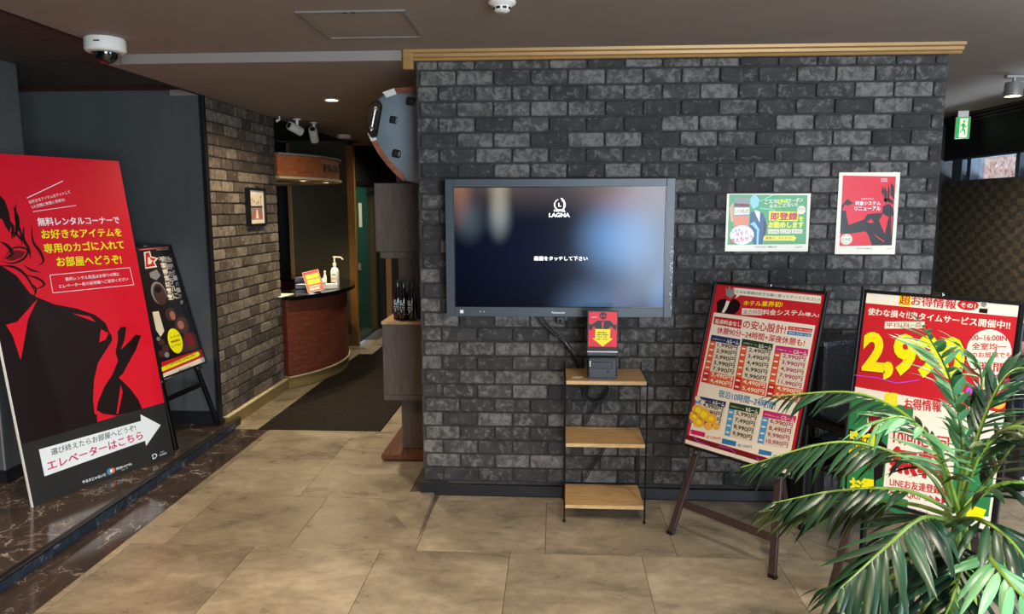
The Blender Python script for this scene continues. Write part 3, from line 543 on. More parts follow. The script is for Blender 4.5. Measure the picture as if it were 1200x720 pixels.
SIGNS['e1'] = [
 ('P', 'cream', 1, [(-0.283, 0.014), (0.283, 0.014), (0.283, 0.818), (-0.283, 0.818)]),
 ('P', 'red2', 2, [(-0.283, 0.033), (0.283, 0.033), (0.283, 0.818), (-0.283, 0.818)]),
 ('P', 'maroon2', 3, [(-0.283, 0.033), (0.283, 0.033), (0.283, 0.056), (-0.283, 0.056)]),
 ('P', 'cream', 3, [(-0.266, 0.058), (0.266, 0.058), (0.266, 0.677), (-0.266, 0.677)]),
 ('P', 'cream', 3, [(-0.1863, 0.8082), (-0.1702, 0.8096), (0.2667, 0.8102), (0.2703, 0.776), (-0.1384, 0.7764), (-0.1611, 0.757), (-0.1569, 0.7747), (-0.178, 0.7834)]),
 ('T', 'black', 3, 'さぁ!お客様の好きな様に使ってやってください!', -0.1657, 0.7851, 0.2622, 0.7851, 0.0146, 1),
 ('T', 'yellow2', 3, 'ホテル業界初!', -0.1104, 0.7284, 0.0909, 0.7411, 0.0247, 2),
 ('P', 'cream', 3, [(-0.1125, 0.7127), (-0.0049, 0.7183), (-0.0051, 0.7213), (-0.1127, 0.7157)]),
 ('P', 'cream', 3, [(-0.0065, 0.7196), (-0.0036, 0.6936), (-0.0006, 0.6939), (-0.0035, 0.7199)]),
 ('P', 'cream', 3, [(-0.0022, 0.6952), (-0.1093, 0.6863), (-0.1091, 0.6833), (-0.002, 0.6923)]),
 ('P', 'cream', 3, [(-0.1077, 0.685), (-0.1111, 0.7144), (-0.1141, 0.714), (-0.1107, 0.6846)]),
 ('P', 'cream', 3, [(-0.1126, 0.7142), (-0.005, 0.7198), (-0.0021, 0.6938), (-0.1092, 0.6848)]),
 ('T', 'red2', 4, '全方向型', -0.1026, 0.6888, -0.0049, 0.6971, 0.0202, 1),
 ('T', 'cream', 3, '料金システム', 0.0017, 0.6951, 0.2056, 0.7132, 0.0261, 2),
 ('T', 'cream', 3, '導入!', 0.2079, 0.714, 0.2737, 0.714, 0.0169, 2),
 ('P', 'suit', 3, [(-0.2612, 0.7303), (-0.2471, 0.7437), (-0.2151, 0.7517), (-0.1898, 0.7377), (-0.1721, 0.7573), (-0.14, 0.7475), (-0.1254, 0.7305), (-0.1298, 0.702), (-0.1496, 0.681), (-0.2496, 0.6779)]),
 ('P', 'cream', 4, [(-0.2076, 0.743), (-0.1876, 0.7403), (-0.1978, 0.6991), (-0.2079, 0.6813), (-0.2219, 0.6811), (-0.2118, 0.7118)]),
 ('P', 'grey', 3, [(-0.2269, 0.8094), (-0.2135, 0.7942), (-0.2074, 0.8167), (-0.1918, 0.7961), (-0.1772, 0.809), (-0.1701, 0.7725), (-0.1883, 0.7557), (-0.2162, 0.769)]),
 ('T', 'cream', 3, 'お好きに', -0.2523, 0.7541, -0.2585, 0.7948, 0.0005, 1),
 ('P', 'red2', 4, [(-0.2583, 0.6579), (-0.0998, 0.6596), (-0.0973, 0.6144), (-0.2564, 0.6194)]),
 ('T', 'cream', 5, '延長料金なし', -0.2477, 0.624, -0.1009, 0.624, 0.0228, 2),
 ('T', 'red2', 4, 'の安心設計!', -0.0898, 0.6194, 0.1317, 0.6194, 0.0419, 2),
 ('P', 'red2', 4, [(0.1405, 0.6586), (0.2571, 0.6601), (0.2564, 0.6435), (0.1409, 0.6422)]),
 ('P', 'blue2', 4, [(0.1405, 0.6377), (0.2567, 0.6384), (0.2566, 0.6232), (0.1412, 0.62)]),
 ('T', 'cream', 5, '料金 6:00~24:00', 0.1485, 0.6459, 0.2523, 0.6459, 0.0095, 1),
 ('T', 'cream', 5, '宿泊 24:00~6:00', 0.1486, 0.6249, 0.2526, 0.6249, 0.0095, 1),
 ('T', 'red2', 4, '休憩90分~24時間+深夜休憩も!', -0.2265, 0.5767, 0.2328, 0.5767, 0.0324, 2),
 ('P', 'cream2', 4, [(-0.2528, 0.5656), (-0.0891, 0.5643), (-0.0797, 0.3269), (-0.2592, 0.327)]),
 ('P', 'navy', 5, [(-0.2528, 0.5656), (-0.0891, 0.5643), (-0.0879, 0.5339), (-0.2536, 0.5351)]),
 ('T', 'cream', 6, 'Aルーム', -0.1594, 0.5372, -0.0944, 0.5372, 0.0186, 2),
 ('T', 'cream', 6, 'お得なルーム', -0.2431, 0.5439, -0.1693, 0.5439, 0.0068, 1),
 ('P', 'orange2', 5, [(-0.2536, 0.5351), (-0.2195, 0.5348), (-0.2222, 0.327), (-0.2592, 0.327)]),
 ('P', 'orange2', 6, [(-0.2576, 0.3871), (-0.082, 0.3866), (-0.0797, 0.3269), (-0.2592, 0.327)]),
 ('P', 'red2', 7, [(-0.2576, 0.3871), (-0.2214, 0.387), (-0.2222, 0.327), (-0.2592, 0.327)]),
 ('T', 'black', 8, '1,990円', -0.2079, 0.5104, -0.095, 0.5104, 0.0229, 2),
 ('P', 'cream', 8, [(-0.247, 0.5248), (-0.2264, 0.5246), (-0.2266, 0.5173), (-0.2472, 0.5175)]),
 ('P', 'grid', 5, [(-0.2199, 0.5065), (-0.0868, 0.5056), (-0.0867, 0.5037), (-0.2199, 0.5046)]),
 ('T', 'black', 8, '2,990円', -0.2081, 0.481, -0.094, 0.481, 0.023, 2),
 ('P', 'cream', 8, [(-0.2477, 0.4954), (-0.2269, 0.4953), (-0.227, 0.4879), (-0.2479, 0.4881)]),
 ('P', 'grid', 5, [(-0.2203, 0.4771), (-0.0856, 0.4763), (-0.0855, 0.4744), (-0.2203, 0.4752)]),
 ('T', 'black', 8, '3,990円', -0.2084, 0.4515, -0.0929, 0.4515, 0.023, 2),
 ('P', 'cream', 8, [(-0.2484, 0.4659), (-0.2274, 0.4658), (-0.2275, 0.4584), (-0.2486, 0.4585)]),
 ('P', 'grid', 5, [(-0.2206, 0.4475), (-0.0844, 0.4468), (-0.0844, 0.4449), (-0.2207, 0.4456)]),
 ('T', 'black', 8, '5,990円', -0.2086, 0.4219, -0.0918, 0.4219, 0.0231, 2),
 ('P', 'cream', 8, [(-0.2491, 0.4363), (-0.2278, 0.4362), (-0.228, 0.4288), (-0.2493, 0.4289)]),
 ('P', 'grid', 5, [(-0.221, 0.4178), (-0.0833, 0.4173), (-0.0832, 0.4154), (-0.2211, 0.4159)]),
 ('T', 'black', 8, '7,990円', -0.2088, 0.3922, -0.0907, 0.3922, 0.0232, 2),
 ('P', 'cream', 8, [(-0.2499, 0.4065), (-0.2283, 0.4065), (-0.2284, 0.399), (-0.25, 0.3991)]),
 ('P', 'grid', 5, [(-0.2214, 0.388), (-0.0821, 0.3876), (-0.082, 0.3857), (-0.2214, 0.3861)]),
 ('T', 'cream', 8, '3,490円', -0.2091, 0.3623, -0.0896, 0.3623, 0.0233, 2),
 ('P', 'cream', 8, [(-0.2506, 0.3766), (-0.2288, 0.3766), (-0.2289, 0.3691), (-0.2508, 0.3691)]),
 ('P', 'grid', 5, [(-0.2218, 0.358), (-0.0809, 0.3578), (-0.0808, 0.3559), (-0.2218, 0.3561)]),
 ('T', 'cream', 8, '4,490円', -0.2093, 0.3323, -0.0885, 0.3323, 0.0233, 2),
 ('P', 'cream', 8, [(-0.2513, 0.3466), (-0.2293, 0.3466), (-0.2294, 0.339), (-0.2515, 0.339)]),
 ('P', 'grid', 5, [(-0.2222, 0.3279), (-0.0797, 0.3279), (-0.0796, 0.3259), (-0.2222, 0.326)]),
 ('P', 'cream2', 4, [(-0.0796, 0.5698), (0.084, 0.5675), (0.0934, 0.3242), (-0.0742, 0.3238)]),
 ('P', 'dkgreen', 5, [(-0.0796, 0.5698), (0.084, 0.5675), (0.0852, 0.5364), (-0.0789, 0.5383)]),
 ('T', 'cream', 6, 'Bルーム', 0.0144, 0.5399, 0.0788, 0.5399, 0.0179, 2),
 ('T', 'cream', 6, 'お得なルーム', -0.0689, 0.5472, 0.0044, 0.5472, 0.0065, 1),
 ('P', 'orange2', 5, [(-0.0789, 0.5383), (-0.0451, 0.5379), (-0.0397, 0.3239), (-0.0742, 0.3238)]),
 ('P', 'orange2', 6, [(-0.0756, 0.3858), (0.091, 0.3854), (0.0934, 0.3242), (-0.0742, 0.3238)]),
 ('P', 'red2', 7, [(-0.0756, 0.3858), (-0.0412, 0.3857), (-0.0397, 0.3239), (-0.0742, 0.3238)]),
 ('T', 'black', 8, '2,490円', -0.0327, 0.5125, 0.0782, 0.5125, 0.022, 2),
 ('P', 'cream', 8, [(-0.0718, 0.5276), (-0.0515, 0.5274), (-0.0514, 0.5199), (-0.0717, 0.5201)]),
 ('P', 'grid', 5, [(-0.0443, 0.5087), (0.0863, 0.5074), (0.0864, 0.5055), (-0.0443, 0.5067)]),
 ('T', 'black', 8, '3,490円', -0.0319, 0.4823, 0.0793, 0.4823, 0.0221, 2),
 ('P', 'cream', 8, [(-0.0712, 0.4974), (-0.0508, 0.4972), (-0.0506, 0.4896), (-0.071, 0.4898)]),
 ('P', 'grid', 5, [(-0.0436, 0.4784), (0.0875, 0.4773), (0.0876, 0.4754), (-0.0435, 0.4764)]),
 ('T', 'black', 8, '4,490円', -0.0311, 0.452, 0.0805, 0.452, 0.0222, 2),
 ('P', 'cream', 8, [(-0.0705, 0.4669), (-0.0501, 0.4668), (-0.0499, 0.4592), (-0.0703, 0.4593)]),
 ('P', 'grid', 5, [(-0.0428, 0.4479), (0.0886, 0.4472), (0.0887, 0.4452), (-0.0428, 0.446)]),
 ('T', 'black', 8, '6,990円', -0.0303, 0.4216, 0.0816, 0.4216, 0.0222, 2),
 ('P', 'cream', 8, [(-0.0698, 0.4364), (-0.0493, 0.4363), (-0.0491, 0.4287), (-0.0696, 0.4288)]),
 ('P', 'grid', 5, [(-0.042, 0.4174), (0.0898, 0.4169), (0.0899, 0.4149), (-0.042, 0.4154)]),
 ('T', 'black', 8, '9,990円', -0.0295, 0.3911, 0.0828, 0.3911, 0.0223, 2),
 ('P', 'cream', 8, [(-0.0691, 0.4057), (-0.0486, 0.4057), (-0.0484, 0.398), (-0.0689, 0.3981)]),
 ('P', 'grid', 5, [(-0.0413, 0.3867), (0.091, 0.3864), (0.0911, 0.3845), (-0.0412, 0.3847)]),
 ('T', 'cream', 8, '4,490円', -0.0287, 0.3604, 0.0839, 0.3604, 0.0224, 2),
 ('P', 'cream', 8, [(-0.0684, 0.3749), (-0.0478, 0.3749), (-0.0476, 0.3672), (-0.0682, 0.3672)]),
 ('P', 'grid', 5, [(-0.0405, 0.3559), (0.0922, 0.3559), (0.0922, 0.3539), (-0.0404, 0.3539)]),
 ('T', 'cream', 8, '5,490円', -0.0279, 0.3296, 0.0851, 0.3296, 0.0225, 2),
 ('P', 'cream', 8, [(-0.0677, 0.344), (-0.047, 0.344), (-0.0468, 0.3363), (-0.0675, 0.3363)]),
 ('P', 'grid', 5, [(-0.0397, 0.3249), (0.0934, 0.3252), (0.0934, 0.3232), (-0.0397, 0.3229)]),
 ('P', 'cream2', 4, [(0.0978, 0.5631), (0.2566, 0.5687), (0.2673, 0.3285), (0.099, 0.3253)]),
 ('P', 'pink', 5, [(0.0978, 0.5631), (0.2566, 0.5687), (0.258, 0.5379), (0.098, 0.5327)]),
 ('T', 'cream', 6, 'Cルーム', 0.189, 0.5398, 0.2517, 0.5398, 0.0173, 2),
 ('T', 'cream', 6, 'お得なルーム', 0.1079, 0.5434, 0.1793, 0.5434, 0.0063, 1),
 ('P', 'orange2', 5, [(0.098, 0.5327), (0.131, 0.5338), (0.1337, 0.326), (0.099, 0.3253)]),
 ('P', 'orange2', 6, [(0.0987, 0.3853), (0.2646, 0.3889), (0.2673, 0.3285), (0.099, 0.3253)]),
 ('P', 'red2', 7, [(0.0987, 0.3853), (0.1329, 0.386), (0.1337, 0.326), (0.099, 0.3253)]),
 ('T', 'pink2', 8, '2,990円', 0.1428, 0.5118, 0.2513, 0.5118, 0.0213, 2),
 ('P', 'cream', 8, [(0.1047, 0.5227), (0.1245, 0.5234), (0.1246, 0.516), (0.1047, 0.5154)]),
 ('P', 'grid', 5, [(0.1313, 0.5055), (0.2592, 0.5093), (0.2593, 0.5074), (0.1314, 0.5036)]),
 ('T', 'pink2', 8, '3,990円', 0.1432, 0.4823, 0.2525, 0.4823, 0.0214, 2),
 ('P', 'cream', 8, [(0.1049, 0.4934), (0.1249, 0.494), (0.1249, 0.4867), (0.1049, 0.4861)]),
 ('P', 'grid', 5, [(0.1317, 0.476), (0.2605, 0.4797), (0.2606, 0.4778), (0.1318, 0.4741)]),
 ('T', 'pink2', 8, '4,990円', 0.1437, 0.4526, 0.2538, 0.4526, 0.0215, 2),
 ('P', 'cream', 8, [(0.1051, 0.464), (0.1252, 0.4646), (0.1253, 0.4572), (0.1051, 0.4567)]),
 ('P', 'grid', 5, [(0.1321, 0.4465), (0.2619, 0.4499), (0.262, 0.448), (0.1321, 0.4446)]),
 ('T', 'pink2', 8, '7,990円', 0.1442, 0.4228, 0.2551, 0.4228, 0.0215, 2),
 ('P', 'cream', 8, [(0.1053, 0.4345), (0.1255, 0.435), (0.1256, 0.4276), (0.1053, 0.4271)]),
 ('P', 'grid', 5, [(0.1325, 0.4168), (0.2632, 0.42), (0.2633, 0.418), (0.1325, 0.4149)]),
 ('T', 'pink2', 8, '11,990円', 0.1447, 0.3929, 0.2564, 0.3929, 0.0216, 2),
 ('P', 'cream', 8, [(0.1055, 0.4048), (0.1259, 0.4053), (0.126, 0.3978), (0.1055, 0.3974)]),
 ('P', 'grid', 5, [(0.1329, 0.387), (0.2645, 0.3899), (0.2646, 0.388), (0.1329, 0.3851)]),
 ('T', 'cream', 8, '4,990円', 0.1452, 0.3629, 0.2577, 0.3629, 0.0216, 2),
 ('P', 'cream', 8, [(0.1057, 0.375), (0.1262, 0.3754), (0.1263, 0.3679), (0.1057, 0.3675)]),
 ('P', 'grid', 5, [(0.1333, 0.357), (0.2659, 0.3597), (0.266, 0.3578), (0.1333, 0.3551)]),
 ('T', 'cream', 8, '5,990円', 0.1457, 0.3327, 0.2589, 0.3327, 0.0217, 2),
 ('P', 'cream', 8, [(0.1059, 0.345), (0.1266, 0.3454), (0.1267, 0.3379), (0.1059, 0.3375)]),
 ('P', 'grid', 5, [(0.1337, 0.327), (0.2672, 0.3294), (0.2673, 0.3275), (0.1337, 0.325)]),
 ('T', 'blue2', 4, '宿泊10時間~24時間!', -0.1478, 0.2743, 0.1534, 0.2743, 0.0356, 2),
 ('P', 'cream2', 4, [(-0.266, 0.2557), (-0.0982, 0.2597), (-0.101, 0.1188), (-0.2766, 0.12)]),
 ('P', 'navy', 5, [(-0.266, 0.2557), (-0.0982, 0.2597), (-0.0987, 0.2318), (-0.2681, 0.2288)]),
 ('T', 'cream', 6, 'Aルーム', -0.1716, 0.2339, -0.1052, 0.2339, 0.0193, 2),
 ('T', 'cream', 6, 'お得なルーム', -0.257, 0.2378, -0.1815, 0.2378, 0.007, 1),
 ('P', 'cyan', 5, [(-0.2681, 0.2288), (-0.2333, 0.2294), (-0.2404, 0.1198), (-0.2766, 0.12)]),
 ('T', 'black', 8, '4,990円', -0.2225, 0.208, -0.1074, 0.208, 0.0238, 2),
 ('P', 'cream', 8, [(-0.2618, 0.2195), (-0.2408, 0.2198), (-0.2413, 0.213), (-0.2623, 0.2127)]),
 ('P', 'grid', 5, [(-0.235, 0.2028), (-0.0993, 0.2043), (-0.0993, 0.2031), (-0.2351, 0.2017)]),
 ('T', 'black', 8, '5,490円', -0.2242, 0.1802, -0.1081, 0.1802, 0.0238, 2),
 ('P', 'cream', 8, [(-0.2639, 0.1924), (-0.2427, 0.1926), (-0.2431, 0.1858), (-0.2644, 0.1856)]),
 ('P', 'grid', 5, [(-0.2368, 0.1754), (-0.0998, 0.1761), (-0.0999, 0.175), (-0.2369, 0.1743)]),
 ('T', 'black', 8, '6,990円', -0.2259, 0.1523, -0.1087, 0.1523, 0.0238, 2),
 ('P', 'cream', 8, [(-0.2659, 0.1652), (-0.2445, 0.1652), (-0.245, 0.1584), (-0.2664, 0.1584)]),
 ('P', 'grid', 5, [(-0.2386, 0.1479), (-0.1004, 0.1478), (-0.1004, 0.1466), (-0.2387, 0.1468)]),
 ('T', 'black', 8, '7,990円', -0.2276, 0.1243, -0.1093, 0.1243, 0.0239, 2),
 ('P', 'cream', 8, [(-0.268, 0.1378), (-0.2464, 0.1378), (-0.2469, 0.1309), (-0.2685, 0.131)]),
 ('P', 'grid', 5, [(-0.2404, 0.1203), (-0.1009, 0.1193), (-0.101, 0.1182), (-0.2405, 0.1192)]),
 ('P', 'cream2', 4, [(-0.0795, 0.2624), (0.0827, 0.2676), (0.0764, 0.11), (-0.0732, 0.1041)]),
 ('P', 'dkgreen', 5, [(-0.0795, 0.2624), (0.0827, 0.2676), (0.0814, 0.2364), (-0.0783, 0.231)]),
 ('T', 'cream', 6, 'Bルーム', 0.0126, 0.2383, 0.0754, 0.2383, 0.0186, 2),
 ('T', 'cream', 6, 'お得なルーム', -0.0687, 0.2419, 0.003, 0.2419, 0.0068, 1),
 ('P', 'cyan', 5, [(-0.0783, 0.231), (-0.0454, 0.2321), (-0.0425, 0.1053), (-0.0732, 0.1041)]),
 ('T', 'black', 8, '5,990円', -0.0336, 0.2086, 0.0728, 0.2086, 0.0229, 2),
 ('P', 'cream', 8, [(-0.0713, 0.2202), (-0.0517, 0.2208), (-0.0514, 0.213), (-0.071, 0.2123)]),
 ('P', 'grid', 5, [(-0.0447, 0.2012), (0.0802, 0.2057), (0.0801, 0.2044), (-0.0447, 0.2)]),
 ('T', 'black', 8, '7,490円', -0.033, 0.177, 0.0716, 0.177, 0.023, 2),
 ('P', 'cream', 8, [(-0.0701, 0.1886), (-0.0508, 0.1893), (-0.0506, 0.1814), (-0.0698, 0.1807)]),
 ('P', 'grid', 5, [(-0.044, 0.1696), (0.0789, 0.1742), (0.0789, 0.1729), (-0.0439, 0.1683)]),
 ('T', 'black', 8, '8,990円', -0.0325, 0.1453, 0.0705, 0.1453, 0.0231, 2),
 ('P', 'cream', 8, [(-0.0689, 0.1569), (-0.05, 0.1576), (-0.0498, 0.1497), (-0.0687, 0.149)]),
 ('P', 'grid', 5, [(-0.0432, 0.1378), (0.0777, 0.1425), (0.0776, 0.1412), (-0.0432, 0.1366)]),
 ('T', 'black', 8, '9,990円', -0.0319, 0.1135, 0.0693, 0.1135, 0.0232, 2),
 ('P', 'cream', 8, [(-0.0678, 0.1251), (-0.0491, 0.1258), (-0.0489, 0.1178), (-0.0675, 0.1171)]),
 ('P', 'grid', 5, [(-0.0425, 0.1059), (0.0764, 0.1106), (0.0764, 0.1093), (-0.0425, 0.1046)]),
 ('P', 'cream2', 4, [(0.1002, 0.262), (0.2622, 0.2686), (0.255, 0.1205), (0.1004, 0.1107)]),
 ('P', 'pink', 5, [(0.1002, 0.262), (0.2622, 0.2686), (0.2607, 0.2393), (0.1003, 0.232)]),
 ('T', 'cream', 6, 'Cルーム', 0.1917, 0.2405, 0.2547, 0.2405, 0.0179, 2),
 ('T', 'cream', 6, 'お得なルーム', 0.1103, 0.243, 0.1822, 0.243, 0.0065, 1),
 ('P', 'cyan', 5, [(0.1003, 0.232), (0.1333, 0.2335), (0.1322, 0.1127), (0.1004, 0.1107)]),
 ('T', 'pink2', 8, '6,990円', 0.1445, 0.2121, 0.2519, 0.2121, 0.0221, 2),
 ('P', 'cream', 8, [(0.1069, 0.2218), (0.1267, 0.2227), (0.1266, 0.2152), (0.1069, 0.2143)]),
 ('P', 'grid', 5, [(0.1331, 0.2041), (0.2593, 0.2104), (0.2593, 0.2092), (0.1331, 0.2029)]),
 ('T', 'pink2', 8, '8,490円', 0.1441, 0.1794, 0.2505, 0.1851, 0.0222, 2),
 ('P', 'cream', 8, [(0.1069, 0.1917), (0.1265, 0.1927), (0.1264, 0.1851), (0.1069, 0.1841)]),
 ('P', 'grid', 5, [(0.1328, 0.174), (0.2579, 0.1808), (0.2578, 0.1796), (0.1328, 0.1728)]),
 ('T', 'pink2', 8, '9,990円', 0.1437, 0.1493, 0.2491, 0.1554, 0.0223, 2),
 ('P', 'cream', 8, [(0.1069, 0.1614), (0.1263, 0.1625), (0.1262, 0.1549), (0.1069, 0.1538)]),
 ('P', 'grid', 5, [(0.1325, 0.1438), (0.2565, 0.151), (0.2564, 0.1498), (0.1325, 0.1425)]),
 ('T', 'pink2', 8, '10,990円', 0.1433, 0.1189, 0.2477, 0.1254, 0.0224, 2),
 ('P', 'cream', 8, [(0.1068, 0.131), (0.126, 0.1321), (0.126, 0.1245), (0.1068, 0.1233)]),
 ('P', 'grid', 5, [(0.1322, 0.1133), (0.255, 0.1211), (0.2549, 0.1199), (0.1322, 0.1121)]),
 ('E', 'amber', 9, -0.2424, 0.1874, 0.0368, 0.0284, 0),
 ('E', 'amber', 9, -0.2611, 0.1535, 0.0305, 0.0234, 0),
 ('E', 'amber', 11, -0.2051, 0.1739, 0.0396, 0.0308, 0),
 ('E', 'amber', 9, -0.1604, 0.1624, 0.0325, 0.0255, 0),
 ('E', 'amber', 11, -0.2268, 0.132, 0.0335, 0.0259, 0),
 ('E', 'amber', 11, -0.1687, 0.1239, 0.023, 0.0179, 0),
 ('E', 'amber', 11, -0.1259, 0.1344, 0.0193, 0.0152, 0),
 ('E', 'cream2', 10, -0.258, 0.2427, 0.0168, 0.0129, 0),
 ('E', 'cream2', 9, -0.2264, 0.232, 0.0133, 0.0103, 0),
 ('E', 'yellow2', 12, -0.2424, 0.1874, 0.0168, 0.0129, 0),
 ('E', 'yellow2', 12, -0.2051, 0.1739, 0.0199, 0.0154, 0),
 ('E', 'yellow2', 12, -0.1604, 0.1624, 0.0147, 0.0115, 0),
 ('E', 'yellow2', 12, -0.2268, 0.132, 0.0135, 0.0104, 0),
 ('E', 'yellow2', 12, -0.2555, 0.1519, 0.0136, 0.0104, 0),
 ('P', 'magenta', 5, [(-0.2618, 0.0881), (-0.1794, 0.0908), (-0.1763, 0.0685), (-0.2608, 0.0664)]),
 ('T', 'magenta', 5, '@1,000円', -0.1684, 0.0651, -0.0882, 0.0722, 0.0163, 1),
 ('P', 'blue2', 5, [(-0.0806, 0.0877), (-0.0034, 0.0905), (-0.0034, 0.0682), (-0.0794, 0.0631)]),
 ('T', 'blue2', 5, '@1,000円', 0.0072, 0.0688, 0.0784, 0.0754, 0.0157, 1),
 ('P', 'blue2', 5, [(0.1155, 0.0855), (0.1802, 0.0887), (0.1805, 0.0708), (0.1165, 0.0639)]),
 ('T', 'blue2', 5, '@1,000円', 0.1892, 0.0676, 0.2629, 0.0676, 0.0149, 1),
 ('T', 'black', 5, 'やるのじゃないと 開放HOTELグループ', -0.0896, 0.0048, 0.0402, 0.0132, 0.0073, 1),
 ('P', 'violet', 6, [(-0.2934, 0.1005), (-0.2156, 0.038), (-0.2137, 0.0404), (-0.2915, 0.1029)]),
 ('P', 'violet', 6, [(-0.2147, 0.0377), (-0.1425, 0.0335), (-0.1423, 0.0365), (-0.2146, 0.0407)]),
 ('P', 'violet', 6, [(-0.0931, 0.0466), (-0.026, 0.0495), (-0.0261, 0.0525), (-0.0932, 0.0496)]),
 ('P', 'violet', 6, [(-0.0267, 0.0496), (0.0108, 0.0299), (0.0122, 0.0326), (-0.0253, 0.0523)]),
 ('P', 'violet', 6, [(0.1123, 0.0434), (0.139, 0.0291), (0.1405, 0.0317), (0.1137, 0.0461)]),
]
